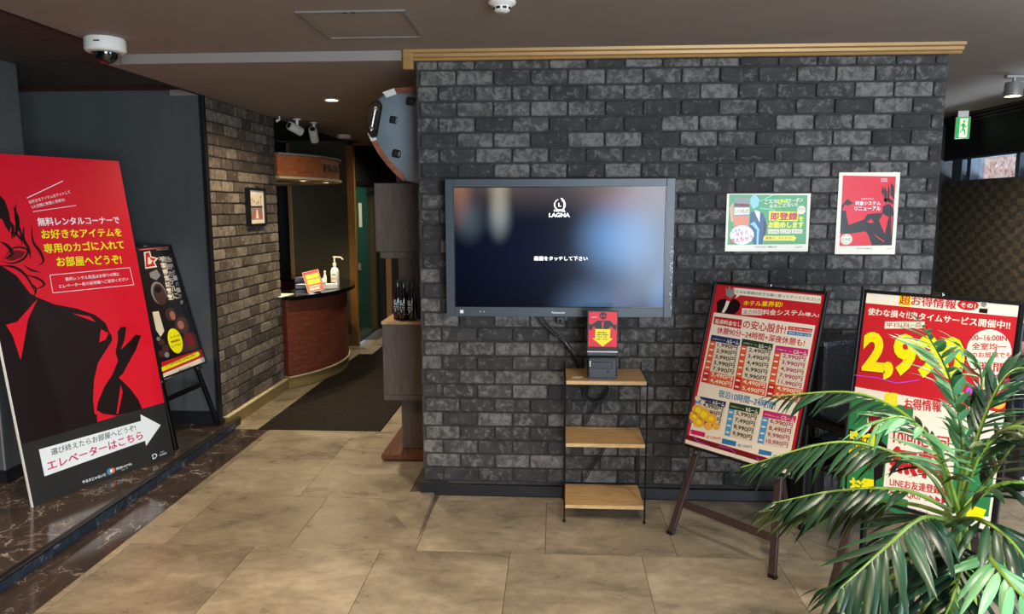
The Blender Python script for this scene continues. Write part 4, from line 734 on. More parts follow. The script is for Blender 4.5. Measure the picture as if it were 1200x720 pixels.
SIGNS['e2'] = [
 ('P', 'cream', 1, [(-0.264, 0.014), (0.264, 0.014), (0.264, 0.83), (-0.264, 0.83)]),
 ('P', 'red2', 2, [(-0.264, 0.4429), (0.264, 0.4429), (0.264, 0.7889), (-0.264, 0.7889)]),
 ('P', 'yellow2', 2, [(-0.1386, 0.8301), (-0.0939, 0.8328), (-0.0923, 0.7918), (-0.1372, 0.7909)]),
 ('T', 'red2', 3, '超お得情報', -0.1348, 0.7967, 0.0657, 0.7967, 0.0368, 2),
 ('E', 'red2', 2, 0.1047, 0.8165, 0.0351, 0.0199, 0),
 ('T', 'cream', 4, 'その1', 0.0808, 0.8065, 0.1298, 0.8065, 0.0168, 2),
 ('E', 'cream2', 3, 0.1564, 0.8252, 0.0144, 0.0165, 0),
 ('P', 'suit', 4, [(0.1436, 0.8082), (0.1708, 0.8086), (0.1703, 0.7915), (0.1429, 0.7925)]),
 ('E', 'grey', 4, 0.1556, 0.824, 0.009, 0.0103, 0),
 ('T', 'cream', 4, '使わな損々!!鬼タイムサービス開催中!!', -0.2503, 0.742, 0.2456, 0.742, 0.0288, 2),
 ('P', 'cream', 4, [(-0.1799, 0.7218), (-0.0341, 0.7389), (-0.0339, 0.7126), (-0.178, 0.6935)]),
 ('T', 'red2', 5, '平日(月~金)', -0.1719, 0.6977, -0.0351, 0.7141, 0.0204, 2),
 ('T', 'dkred', 3, '2,990', -0.2506, 0.4767, 0.1293, 0.4992, 0.1981, 3),
 ('T', 'yellow2', 4, '2,990', -0.2455, 0.4826, 0.1239, 0.5052, 0.1911, 3),
 ('E', 'cream', 3, 0.1902, 0.6501, 0.0717, 0.0854, 0),
 ('T', 'red2', 5, '6:00~16:00IN', 0.1137, 0.6863, 0.2427, 0.6992, 0.0209, 2),
 ('T', 'red2', 5, '全室均一', 0.1365, 0.6537, 0.244, 0.6655, 0.026, 2),
 ('T', 'red2', 5, 'どのお部屋でも', 0.1203, 0.623, 0.2629, 0.6431, 0.0192, 2),
 ('T', 'red2', 5, '3時間', 0.1468, 0.5774, 0.2499, 0.5874, 0.0346, 2),
 ('P', 'cream2', 5, [(0.1694, 0.5597), (0.2051, 0.5793), (0.2403, 0.56), (0.2478, 0.523), (0.2211, 0.4961), (0.1789, 0.5048)]),
 ('P', 'maroon2', 6, [(0.1723, 0.5166), (0.2043, 0.5143), (0.2399, 0.5283), (0.2345, 0.5101), (0.1909, 0.4986)]),
 ('E', 'amber', 6, 0.2394, 0.4768, 0.0234, 0.0236, 0),
 ('E', 'magenta', 5, 0.1595, 0.4702, 0.0199, 0.0225, 0),
 ('E', 'yellow2', 5, 0.194, 0.4688, 0.0166, 0.0188, 0),
 ('E', 'violet', 5, 0.1446, 0.5023, 0.0108, 0.0121, 0),
 ('P', 'violet', 6, [(-0.2713, 0.4879), (-0.186, 0.4919), (-0.1862, 0.4954), (-0.2715, 0.4914)]),
 ('P', 'violet', 6, [(-0.1863, 0.4919), (-0.1034, 0.4837), (-0.1031, 0.4872), (-0.1859, 0.4954)]),
 ('P', 'violet', 6, [(0.205, 0.5733), (0.2656, 0.5548), (0.2666, 0.5581), (0.206, 0.5767)]),
 ('P', 'violet', 6, [(-0.1115, 0.4821), (-0.0269, 0.5104), (-0.0281, 0.5137), (-0.1126, 0.4854)]),
 ('T', 'yellow2', 4, '超', -0.1431, 0.3918, -0.094, 0.3977, 0.049, 3),
 ('T', 'red2', 4, 'お得情報 その2', -0.0666, 0.3895, 0.1535, 0.416, 0.0424, 2),
 ('P', 'green2', 3, [(-0.2733, 0.399), (-0.0362, 0.4034), (-0.0099, -0.027), (-0.272, 0.0229)]),
 ('T', 'cream', 5, 'いますぐ', -0.2407, 0.2915, -0.2393, 0.3847, 0.0017, 1),
 ('P', 'cream', 4, [(-0.1156, 0.3418), (0.1196, 0.3507), (0.1344, 0.0418), (-0.1081, 0.0448)]),
 ('P', 'black', 5, [(-0.2691, 0.2661), (-0.1566, 0.2764), (-0.1347, 0.0181), (-0.2551, -0.0011)]),
 ('P', 'yellow2', 6, [(-0.2627, 0.259), (-0.1623, 0.2666), (-0.1634, 0.162), (-0.199, 0.1351), (-0.2557, 0.1395)]),
 ('P', 'green2', 5.5, [(-0.2562, 0.1581), (-0.1586, 0.1803), (-0.1408, 0.0247), (-0.2475, 0.0086)]),
 ('P', 'black', 7, [(-0.2305, 0.2754), (-0.1935, 0.2786), (-0.1941, 0.2587), (-0.2312, 0.2552)]),
 ('T', 'dkgreen', 8, '3秒で', -0.2418, 0.2095, -0.1761, 0.218, 0.0366, 2),
 ('T', 'dkgreen', 8, '登録完了', -0.248, 0.1748, -0.1631, 0.1847, 0.031, 2),
 ('T', 'yellow2', 8, 'お得', -0.2307, 0.0109, -0.1382, 0.0255, 0.0619, 3),
 ('P', 'suit', 5, [(-0.1459, 0.251), (-0.1145, 0.2312), (-0.1171, 0.105), (-0.1416, 0.0837), (-0.1556, 0.2416)]),
 ('E', 'cream2', 5, -0.1662, 0.3162, 0.0348, 0.0386, 0),
 ('P', 'suit', 5, [(-0.1938, 0.2814), (-0.1338, 0.2889), (-0.136, 0.2465), (-0.1857, 0.2692)]),
 ('P', 'maroon2', 6, [(-0.1996, 0.3366), (-0.1461, 0.3418), (-0.1527, 0.2773), (-0.1864, 0.2761)]),
 ('T', 'red2', 6, '10回に1回', -0.0927, 0.2479, 0.1033, 0.2618, 0.0541, 2),
 ('T', 'red2', 6, '無料', -0.0915, 0.1375, 0.1078, 0.1515, 0.0975, 3),
 ('T', 'red2', 6, 'LINEお友達登録後', -0.0854, 0.0796, 0.1225, 0.0996, 0.0325, 2),
 ('T', 'red2', 6, 'ロチラのQRから▶▶▶', -0.1077, 0.0407, 0.1205, 0.0635, 0.0273, 2),
 ('T', 'black', 6, 'やるのじゃないと 開放HOTELグループ', -0.097, 0.0021, 0.0605, 0.0103, 0.0109, 1),
 ('P', 'green2', 3, [(0.1046, 0.3275), (0.2563, 0.3153), (0.2556, 0.0633), (0.1344, 0.0418)]),
 ('P', 'yellow2', 6, [(0.181, 0.0897), (0.2478, 0.0861), (0.236, 0.0414), (0.1774, 0.0367)]),
]
SIGNS['a3g'] = [
 ('P', 'green3', 1, [(-0.2022, 0.1459), (0.1968, 0.1411), (0.2015, -0.1117), (-0.2018, -0.1162)]),
 ('P', 'grey', 2, [(-0.1738, 0.1316), (-0.0963, 0.1275), (-0.0942, -0.0192), (-0.1713, -0.0298)]),
 ('P', 'cream', 3, [(-0.1738, 0.0781), (-0.0964, 0.0779), (-0.0957, 0.0431), (-0.1736, 0.0405)]),
 ('P', 'maroon2', 3, [(-0.1734, 0.1007), (-0.0963, 0.0963), (-0.0965, 0.0804), (-0.1736, 0.0831)]),
 ('P', 'orange', 3, [(-0.1743, 0.0355), (-0.0968, 0.0356), (-0.0968, -0.0167), (-0.1728, -0.0198)]),
 ('T', 'dkgreen', 4, 'いつもの', -0.1689, 0.0488, -0.101, 0.0488, 0.0201, 1),
 ('P', 'skin', 2, [(-0.1776, 0.1057), (-0.1992, 0.0807), (-0.1881, 0.0053), (-0.1752, 0.0003), (-0.1792, 0.0857)]),
 ('P', 'blue3', 3, [(-0.0901, 0.0506), (-0.0659, 0.0605), (-0.0262, 0.0506), (-0.0098, 0.016), (-0.0027, -0.0284), (-0.0151, -0.0732), (-0.0229, -0.1132), (-0.0672, -0.1139), (-0.0919, -0.0142)]),
 ('P', 'white', 4, [(-0.0711, 0.0655), (-0.0411, 0.0555), (-0.0408, 0.001), (-0.0598, 0.0357)]),
 ('P', 'sky', 4, [(-0.0922, -0.0092), (-0.0682, 0.0059), (-0.0416, -0.0337), (-0.0425, -0.1135), (-0.0524, -0.1137), (-0.0536, -0.0388), (-0.0771, -0.0141)]),
 ('P', 'suit', 4, [(-0.0195, 0.016), (-0.0034, -0.0136), (-0.0082, -0.0632), (-0.0199, -0.0733)]),
 ('P', 'sky', 3, [(-0.0938, 0.125), (-0.0703, 0.1495), (-0.0468, 0.1197), (-0.0524, 0.0852), (-0.0763, 0.0704), (-0.0923, 0.0953)]),
 ('P', 'mint', 2, [(-0.0431, 0.1085), (0.0232, 0.1424), (0.0218, 0.145), (-0.0445, 0.1112)]),
 ('P', 'mint', 2, [(-0.0423, 0.0738), (0.036, 0.0638), (0.0364, 0.0668), (-0.0419, 0.0768)]),
 ('P', 'mint', 2, [(-0.0297, 0.1181), (0.0719, 0.1125), (0.0721, 0.1155), (-0.0296, 0.1211)]),
 ('T', 'cream', 3, 'こんな', -0.0186, 0.0949, 0.0487, 0.102, 0.0197, 2),
 ('T', 'yellow', 3, 'LINE', 0.0489, 0.0985, 0.1013, 0.1017, 0.0215, 2),
 ('T', 'cream', 3, 'クーポン', 0.1013, 0.1017, 0.1763, 0.1085, 0.0214, 2),
 ('T', 'cream', 3, 'みたことない!!', 0.0067, 0.0742, 0.1495, 0.0845, 0.0197, 2),
 ('P', 'yellow', 2, [(0.005, 0.0604), (0.1549, 0.0545), (0.1536, 0.0079), (0.006, 0.0111)]),
 ('T', 'red2', 3, '即登録', 0.0147, 0.0132, 0.151, 0.0132, 0.0384, 3),
 ('T', 'yellow', 3, 'を', 0.1593, 0.0075, 0.1842, 0.0075, 0.0242, 2),
 ('T', 'yellow', 3, 'お勤めします', 0.0056, -0.0267, 0.1837, -0.0267, 0.0306, 3),
 ('E', 'cream2', 3, 0.1693, 0.0651, 0.0215, 0.0223, 0),
 ('T', 'red2', 4, '今だけ', 0.1505, 0.0651, 0.1872, 0.0627, 0.0106, 1),
 ('P', 'cream2', 2, [(0.0049, -0.0333), (0.0621, -0.0353), (0.0604, -0.0584), (0.0046, -0.0571)]),
 ('P', 'cream2', 2, [(0.0654, -0.0328), (0.1219, -0.0347), (0.1202, -0.0578), (0.0651, -0.0564)]),
 ('P', 'cream2', 2, [(0.125, -0.0323), (0.1809, -0.0342), (0.1793, -0.0571), (0.1249, -0.0557)]),
 ('T', 'maroon2', 4, 'いつでも', 0.0132, -0.0528, 0.0568, -0.0528, 0.0109, 1),
 ('T', 'maroon2', 4, 'どこでも', 0.0721, -0.0522, 0.1152, -0.0522, 0.0108, 1),
 ('T', 'maroon2', 4, 'すぐに', 0.1332, -0.0515, 0.1757, -0.0515, 0.0107, 1),
 ('P', 'yellow', 2, [(-0.0226, -0.0693), (0.1341, -0.0688), (0.1339, -0.064), (0.1514, -0.0808), (0.1348, -0.0997), (0.1345, -0.0933), (-0.0248, -0.0933)]),
 ('T', 'red2', 3, '登録はこちらから!!', -0.007, -0.0875, 0.1304, -0.0875, 0.0139, 2),
 ('E', 'white', 5, -0.1294, -0.0646, 0.0622, 0.0502, 0),
 ('T', 'black', 7, 'しかも', -0.1802, -0.0552, -0.1355, -0.0421, 0.0137, 2),
 ('T', 'magenta', 7, '今すぐ', -0.1591, -0.0751, -0.0972, -0.0583, 0.0226, 2),
 ('T', 'magenta', 7, '使えちゃう', -0.1854, -0.1083, -0.071, -0.0879, 0.0251, 2),
 ('T', 'black', 3, 'やるのじゃないと 開放HOTEL', -0.0613, -0.1317, 0.0535, -0.1317, 0.01, 1),
 ('T', 'grey', 3, 'LAGNA', 0.1471, -0.1323, 0.1824, -0.1301, 0.0088, 1),
]
SIGNS['a3r'] = [
 ('P', 'red', 1, [(-0.134, 0.1953), (0.1321, 0.1883), (0.1328, -0.1638), (-0.1312, -0.1684)]),
 ('P', 'suit', 2, [(-0.1324, 0.0408), (-0.1044, 0.0766), (-0.0735, 0.0532), (-0.0992, 0.0404), (-0.1161, 0.0472), (-0.1278, 0.0176), (-0.1077, 0.0141), (-0.1027, -0.0156), (-0.0905, -0.0586), (-0.0164, -0.0311), (0.0015, -0.0031), (0.0401, 0.0012), (0.0752, 0.0029), (0.0764, 0.0385), (0.1074, 0.051), (0.1311, 0.025), (0.1345, -0.0008), (0.1341, -0.1638), (0.0334, -0.1648), (0.0143, -0.1144), (-0.0032, -0.0915), (-0.0979, -0.105), (-0.1314, -0.1018)]),
 ('P', 'red', 3, [(0.0786, -0.0004), (0.1116, -0.02), (0.106, -0.0329), (0.0943, -0.1043), (0.0615, -0.036)]),
 ('P', 'red', 3, [(0.1207, -0.0136), (0.1301, -0.0104), (0.1297, -0.1106), (0.1226, -0.0977)]),
 ('P', 'red', 3, [(0.0397, -0.1045), (0.0966, -0.1433), (0.0937, -0.1486), (0.0467, -0.1142)]),
 ('P', 'suit', 4, [(0.1114, -0.0167), (0.1209, -0.0168), (0.132, -0.1495), (0.1114, -0.1237)]),
 ('P', 'suit', 2, [(0.0672, 0.1418), (0.0782, 0.1159), (0.0769, 0.0837), (0.0646, 0.1097)]),
 ('P', 'suit', 2, [(0.0767, 0.1416), (0.0945, 0.1091), (0.0919, 0.0448), (0.0805, 0.0772)]),
 ('P', 'suit', 2, [(0.095, 0.154), (0.1064, 0.1217), (0.107, 0.0575), (0.096, 0.0834)]),
 ('P', 'suit', 2, [(0.1075, 0.157), (0.1261, 0.1406), (0.1316, 0.07), (0.1111, 0.096)]),
 ('P', 'suit', 2, [(0.0743, 0.074), (0.0994, 0.0801), (0.1255, 0.0669), (0.1268, 0.0444), (0.107, 0.0575), (0.0814, 0.061)]),
 ('P', 'red', 3, [(0.0005, -0.0423), (0.0223, -0.0261), (0.0363, -0.0457), (0.0171, -0.0489)]),
 ('T', 'white', 3, 'わかりやすい', -0.0352, 0.0706, 0.0284, 0.0706, 0.0091, 1),
 ('T', 'white', 3, '料金システム', -0.0631, 0.0432, 0.0633, 0.0432, 0.021, 2),
 ('T', 'white', 3, 'リニューアル', -0.0648, 0.0155, 0.0649, 0.0155, 0.021, 2),
 ('E', 'cream', 4, -0.0977, -0.1329, 0.0298, 0.0279, 0),
 ('E', 'green3', 5, -0.0977, -0.1329, 0.0252, 0.0226, 0),
 ('E', 'cream', 6, -0.0977, -0.1329, 0.0232, 0.0206, 0),
 ('T', 'green3', 7, 'LINE', -0.116, -0.1395, -0.0775, -0.1395, 0.0133, 1),
 ('T', 'white', 3, 'HOTEL', 0.0571, 0.1725, 0.0908, 0.1725, 0.0077, 1),
 ('T', 'white', 3, 'LAGNA', 0.0577, 0.1622, 0.0914, 0.1622, 0.0077, 1),
 ('T', 'black', 3, 'やるのじゃないと 開放HOTEL', -0.0439, -0.183, 0.0344, -0.183, 0.0066, 1),
 ('T', 'grey', 3, 'LAGNA', 0.1085, -0.1835, 0.1327, -0.1835, 0.0052, 1),
]
SIGNS['sm'] = [
 ('P', 'red', 1, [(-0.0691, 0.1958), (0.0717, 0.1956), (0.0727, 0.0166), (-0.071, 0.0186)]),
 ('P', 'suit', 2, [(-0.0473, 0.1365), (-0.0235, 0.1539), (-0.0, 0.1507), (0.0117, 0.1506), (0.0351, 0.1533), (0.0582, 0.1296), (0.071, 0.1324), (0.0696, 0.102), (0.058, 0.108), (0.0407, 0.1239), (0.0288, 0.1082), (-0.0328, 0.1087), (-0.0444, 0.1247), (-0.0535, 0.1041), (-0.0683, 0.1042), (-0.0697, 0.1367), (-0.0562, 0.1307)]),
 ('P', 'red', 3, [(-0.0059, 0.1449), (0.007, 0.1448), (0.0025, 0.1125), (-0.0033, 0.1126)]),
 ('P', 'suit', 2, [(-0.0173, 0.1862), (-0.0084, 0.1932), (0.0093, 0.1947), (0.0191, 0.1858), (0.0177, 0.1652), (0.003, 0.1554), (-0.0145, 0.1656)]),
 ('P', 'red', 3, [(-0.0085, 0.1832), (-0.0027, 0.1743), (-0.0045, 0.1684), (-0.0103, 0.1744)]),
 ('P', 'red', 3, [(0.0074, 0.183), (0.012, 0.1741), (0.0072, 0.1683), (0.0038, 0.1742)]),
 ('P', 'yellow2', 4, [(-0.0369, 0.1087), (0.0393, 0.1081), (0.0377, 0.0624), (0.0528, 0.0594), (0.0015, 0.0185), (-0.051, 0.0616), (-0.0374, 0.0615)]),
 ('T', 'black', 6, '領収書が', -0.0254, 0.0873, 0.0228, 0.0873, 0.0077, 2),
 ('T', 'black', 6, '必要なお客様は', -0.0302, 0.0755, 0.0297, 0.0755, 0.0077, 2),
 ('T', 'black', 6, 'ボタンを', -0.0256, 0.0637, 0.0225, 0.0637, 0.0077, 2),
 ('T', 'black', 6, 'お押しください', -0.0305, 0.052, 0.0294, 0.052, 0.0077, 2),
 ('T', 'white', 3, 'お客様へ', -0.0588, 0.1665, -0.0233, 0.1665, 0.0059, 1),
]
SIGNS['mu'] = [
 ('P', 'night', 1, [(-0.283, 0.014), (0.283, 0.014), (0.283, 0.854), (-0.283, 0.854)]),
 ('P', 'coral', 3, [(-0.0704, 0.8567), (0.256, 0.8618), (0.2523, 0.8484), (-0.07, 0.8471)]),
 ('P', 'cream', 4, [(-0.0318, 0.8328), (0.0377, 0.8366), (0.0333, 0.8002), (0.1041, 0.7831), (0.0523, 0.758), (0.0625, 0.7244), (-0.067, 0.723)]),
 ('P', 'red2', 5, [(-0.0184, 0.8263), (0.0214, 0.8295), (0.0233, 0.7928), (0.0764, 0.7809), (0.0328, 0.7636), (0.0473, 0.7338), (-0.0563, 0.7325)]),
 ('P', 'cream', 6, [(-0.0078, 0.7949), (0.0127, 0.7976), (0.0158, 0.777), (0.0327, 0.7717), (0.0028, 0.7496), (-0.0292, 0.7497)]),
 ('T', 'cream', 3, '月刊特別企画展', 0.1078, 0.8355, 0.2447, 0.8355, 0.0079, 1),
 ('T', 'cream', 3, '奇', 0.1315, 0.7529, 0.1913, 0.7529, 0.039, 2),
 ('T', 'cream', 3, '跡', 0.1222, 0.7088, 0.1818, 0.7088, 0.039, 2),
 ('T', 'cream', 3, 'が', 0.113, 0.6648, 0.1724, 0.6648, 0.039, 2),
 ('T', 'cream', 3, '集', 0.1037, 0.6208, 0.163, 0.6208, 0.039, 2),
 ('T', 'cream', 3, '結', 0.0945, 0.5786, 0.1536, 0.5754, 0.039, 2),
 ('T', 'cream', 3, '!', 0.0853, 0.535, 0.1443, 0.5313, 0.0389, 2),
 ('T', 'cream', 3, '!', 0.0761, 0.4916, 0.1349, 0.4874, 0.0389, 2),
 ('T', 'cream', 3, '怪', 0.1728, 0.7479, 0.2336, 0.7479, 0.0393, 2),
 ('T', 'cream', 3, '奇', 0.1661, 0.6963, 0.2268, 0.6963, 0.0394, 2),
 ('T', 'cream', 3, 'ホ', 0.1595, 0.6448, 0.2201, 0.6448, 0.0394, 2),
 ('T', 'cream', 3, 'テ', 0.1529, 0.5933, 0.2133, 0.5933, 0.0394, 2),
 ('T', 'cream', 3, 'ル', 0.1462, 0.5437, 0.2066, 0.54, 0.0394, 2),
 ('T', 'cream', 3, 'に', 0.1396, 0.4925, 0.1999, 0.4883, 0.0394, 2),
 ('T', 'cream', 3, '世', 0.2174, 0.7488, 0.2513, 0.7488, 0.0278, 2),
 ('T', 'cream', 3, '界', 0.2151, 0.7054, 0.249, 0.7054, 0.0278, 2),
 ('T', 'cream', 3, 'オ', 0.2128, 0.662, 0.2467, 0.662, 0.0279, 2),
 ('T', 'cream', 3, 'ー', 0.2105, 0.6186, 0.2444, 0.6186, 0.0279, 2),
 ('T', 'cream', 3, 'パ', 0.2082, 0.5751, 0.242, 0.5751, 0.0279, 2),
 ('T', 'cream', 3, 'ー', 0.2058, 0.5316, 0.2397, 0.5316, 0.028, 2),
 ('T', 'cream', 3, 'ツ', 0.2035, 0.488, 0.2374, 0.488, 0.028, 2),
 ('T', 'cream', 3, 'が', 0.2012, 0.4454, 0.2351, 0.4435, 0.028, 2),
 ('T', 'cream', 3, '不', 0.1054, 0.7583, 0.1557, 0.7583, 0.0303, 2),
 ('T', 'cream', 3, '思', 0.1069, 0.7166, 0.1572, 0.7166, 0.0304, 2),
 ('T', 'cream', 3, '議', 0.1083, 0.6747, 0.1587, 0.6747, 0.0304, 2),
 ('E', 'grey', 2, -0.0014, 0.5504, 0.079, 0.0777, 0),
 ('E', 'brown', 3, 0.0048, 0.5414, 0.0663, 0.0726, 0),
 ('E', 'black', 4, -0.0002, 0.5748, 0.0353, 0.0241, 0),
 ('P', 'grey', 2, [(-0.0373, 0.6922), (0.0486, 0.7091), (0.0741, 0.6656), (0.0147, 0.6385), (-0.0397, 0.6602)]),
 ('E', 'brown', 3, 0.0568, 0.3941, 0.0602, 0.0451, 0),
 ('E', 'coral2', 4, 0.0722, 0.3834, 0.0288, 0.0313, 0),
 ('P', 'cream2', 3, [(-0.1267, 0.4374), (-0.0601, 0.4342), (-0.063, 0.3468), (-0.0643, 0.2981), (-0.1187, 0.2671), (-0.1447, 0.32)]),
 ('E', 'brown', 3, 0.1446, 0.3055, 0.0811, 0.0572, 0),
 ('E', 'coral2', 4, 0.1327, 0.3075, 0.0364, 0.03, 0),
 ('P', 'brown', 2, [(0.1471, 0.2592), (0.271, 0.2142), (0.264, 0.1211), (0.0616, 0.1152)]),
 ('E', 'maroon2', 3, 0.1945, 0.1968, 0.0704, 0.0479, 0),
 ('E', 'brown', 2, -0.1246, 0.2334, 0.033, 0.0223, 0),
 ('E', 'brown', 2, -0.1009, 0.1851, 0.0379, 0.0253, 0),
 ('E', 'brown', 2, -0.1599, 0.1605, 0.0326, 0.022, 0),
 ('E', 'grey', 2, -0.1096, 0.1429, 0.0266, 0.0178, 0),
 ('E', 'grey', 2, -0.1469, 0.2593, 0.0195, 0.0133, 0),
 ('E', 'yellow', 6, 0.019, 0.214, 0.0775, 0.0863, 0),
 ('T', 'maroon2', 8, 'オーパーツは', -0.0249, 0.237, 0.0817, 0.2364, 0.015, 2),
 ('T', 'maroon2', 8, '開催期間は', -0.0301, 0.2068, 0.0741, 0.206, 0.015, 2),
 ('T', 'maroon2', 8, 'いつ?', -0.0352, 0.1766, 0.0665, 0.1756, 0.015, 2),
 ('P', 'red2', 5, [(-0.1906, 0.1091), (0.2963, 0.1029), (0.3088, 0.0408), (-0.2051, 0.0315)]),
 ('P', 'cream', 6, [(-0.209, 0.0353), (0.3034, 0.0467), (0.3083, 0.013), (-0.211, -0.0046)]),
 ('P', 'yellow', 7, [(-0.2057, 0.0778), (0.2368, 0.0951), (0.2543, 0.0758), (0.2337, 0.0628), (-0.211, 0.0502)]),
 ('T', 'maroon2', 8, '今だけ世界の謎に触れる特別展示を開催中', -0.165, 0.0658, 0.1993, 0.0754, 0.0142, 1),
 ('T', 'black', 8, '提供 HOTEL', -0.041, 0.0111, 0.1068, 0.0125, 0.0107, 1),
]
FRONDS = [
  ([(1.189, 2.15, 0.703), (1.142, 2.25, 0.906), (0.984, 2.35, 1.007), (0.733, 2.45, 0.972)], 0.13, 'd'),
  ([(1.189, 2.15, 0.703), (1.098, 2.2, 0.828), (0.887, 2.25, 0.88), (0.613, 2.35, 0.756)], 0.155, 'd'),
  ([(1.189, 2.15, 0.703), (1.042, 2.15, 0.766), (0.876, 2.2, 0.743), (0.689, 2.25, 0.677)], 0.14, 'd'),
  ([(1.155, 2.1, 0.711), (1.069, 2.2, 0.706), (0.905, 2.3, 0.666), (0.694, 2.4, 0.584)], 0.17, 'o'),
  ([(1.135, 2.05, 0.719), (0.969, 1.9, 0.787), (0.84, 1.8, 0.755), (0.711, 1.75, 0.665)], 0.2, 'd'),
  ([(1.166, 2.1, 0.724), (1.169, 2.1, 0.929), (1.116, 2.1, 1.128), (1.006, 2.05, 1.282)], 0.15, 'l'),
  ([(1.199, 2.15, 0.703), (1.254, 2.2, 0.897), (1.291, 2.25, 1.095), (1.208, 2.25, 1.199)], 0.13, 'l'),
  ([(1.175, 2.1, 0.724), (1.052, 2.0, 0.936), (0.931, 1.95, 1.045), (0.833, 1.95, 1.02)], 0.15, 'l'),
  ([(1.175, 2.1, 0.724), (1.194, 2.05, 0.921), (1.248, 2.0, 1.011), (1.329, 1.95, 0.981)], 0.22, 'o'),
  ([(1.176, 2.1, 0.711), (1.206, 2.0, 0.841), (1.286, 1.95, 0.863), (1.357, 1.9, 0.791)], 0.22, 'd'),
  ([(1.177, 2.1, 0.698), (1.151, 1.95, 0.764), (1.182, 1.85, 0.74), (1.234, 1.8, 0.63)], 0.22, 'd'),
  ([(1.147, 2.1, 0.658), (1.005, 2.0, 0.638), (0.874, 1.95, 0.535), (0.722, 1.9, 0.472)], 0.17, 'd'),
  ([(1.167, 2.1, 0.646), (1.075, 1.9, 0.69), (1.015, 1.8, 0.646), (0.954, 1.75, 0.56)], 0.22, 'd'),
  ([(1.199, 2.15, 0.703), (1.246, 2.15, 0.965), (1.305, 2.15, 1.119), (1.385, 2.15, 1.145)], 0.16, 'd'),
  ([(1.194, 2.15, 0.703), (1.163, 2.2, 0.789), (1.08, 2.3, 0.834), (0.95, 2.4, 0.768)], 0.14, 'o'),
  ([(1.187, 2.0, 0.668), (1.102, 1.8, 0.717), (1.095, 1.7, 0.703), (1.146, 1.65, 0.648)], 0.15, 'l'),
  ([(1.206, 2.15, 0.703), (1.283, 2.15, 0.81), (1.346, 2.15, 0.915), (1.437, 2.15, 0.968)], 0.2, 'o'),
  ([(1.162, 2.1, 0.619), (1.132, 2.15, 0.54), (1.034, 2.2, 0.456), (0.867, 2.3, 0.369)], 0.16, 'd'),
]
# ================================================================== THE SETTING
# ---- floor
floor = tag(MB().box(-6, -4, -.06, 5, 11, -.006).build('floor', 'floor_joint'), 'floor of the lobby laid with large worn concrete-look tiles', 'floor', kind='structure')
TW = .61
tile_me = {}
def tile(name, m, parent, x0, y0, x1, y1, z0, z1, g=.0012):
    key = (m, round(x1-x0, 3), round(y1-y0, 3), z0, z1)
    if key not in tile_me:
        o = MB().box(-(x1-x0)/2+g, -(y1-y0)/2+g, z0, (x1-x0)/2-g, (y1-y0)/2-g, z1).build(name, m, parent)
        tile_me[key] = o.data
    else:
        o = bpy.data.objects.new(name, tile_me[key]); COL.objects.link(o); o.parent = parent
    o.location = ((x0+x1)/2, (y0+y1)/2, 0); return o
Y0 = 3.24-TW*6
for j in range(16):
    ya, yb = Y0+TW*j, Y0+TW*(j+1)
    off = -.2 if j < 6 else (-.645 if j < 7 else -.2)
    k = math.floor((-2.07-off)/TW)
    while off+TW*k < 3.6:
        xa, xb = off+TW*k, off+TW*(k+1); k += 1
        xa, xb = max(xa, -2.07), min(xb, 3.6)
        yc = yb
        if yb > 5.08: # corridor and the passage at the right: keep clear of the mat and walls
            if xb < 1.9: continue
            xa = max(xa, 1.4)
        if 4.2 < yb < 5.08 and -.75 < (xa+xb)/2 < 1.95:
            if ya > 3.9: continue
            yc = 3.914
        if xb-xa < .03: continue
        tile('tile', 'concrete_tile', floor, xa, ya, xb, yc, -.006, 0)
# pale strip of tile beside the mat and the threshold in front of the green door
for i in range(6): tile('tile', 'concrete_tile', floor, -2.39, 5.07+TW*i, -2.15, 5.07+TW*(i+1), -.006, 0)
for i in range(3): tile('tile', 'concrete_tile', floor, -2.15, 7.85+TW*i, -2.0, 7.85+TW*(i+1), -.006, 0)
# little ramp in the tile beside the corner of the brick wall, with its open dark gap
MB().add([(-1.0, 3.93, 0), (-.665, 3.93, 0), (-.66, 3.35, 0), (-1.0, 3.93, .001), (-.67, 3.93, .016), (-.66, 3.35, .0005)], [(0, 2, 1), (3, 4, 5), (1, 2, 5, 4), (0, 1, 4, 3), (0, 3, 5, 2)]).build('ramp_tile', 'concrete_tile', floor)['label'] = 'raised tile corner beside the brick wall'
MB().add([(-.663, 3.93, .0006), (-.635, 3.93, .0006), (-.657, 3.34, .0006)], [(0, 1, 2)]).build('joint_gap', 'floor_joint', floor)
# dark marble border
bord = thing('floor_border', 'dark brown veined marble border between the step and the tiles', 'floor', kind='structure')
for i in range(11):
    tile('slab', 'marble_brown', bord, -2.31, 5.07-.7*(i+1), -2.07, 5.07-.7*i, -.006, .0005)
# entrance mat
matt = tag(MB().box(-2.15, 5.07, -.004, -1.25, 7.85, .004).build('entrance_mat', 'mat_ribbed', None), 'dark brown ribbed entrance mat leading down the corridor', 'mat')
bx('mat_far_strip', 'mat_ribbed', matt, -2.0, 7.85, -.004, -1.25, 9.6, .004)
for i in range(8): tile('tile', 'concrete_tile', floor, -1.25, 5.07+TW*i, -.5, 5.07+TW*(i+1), -.0065, -.0045)
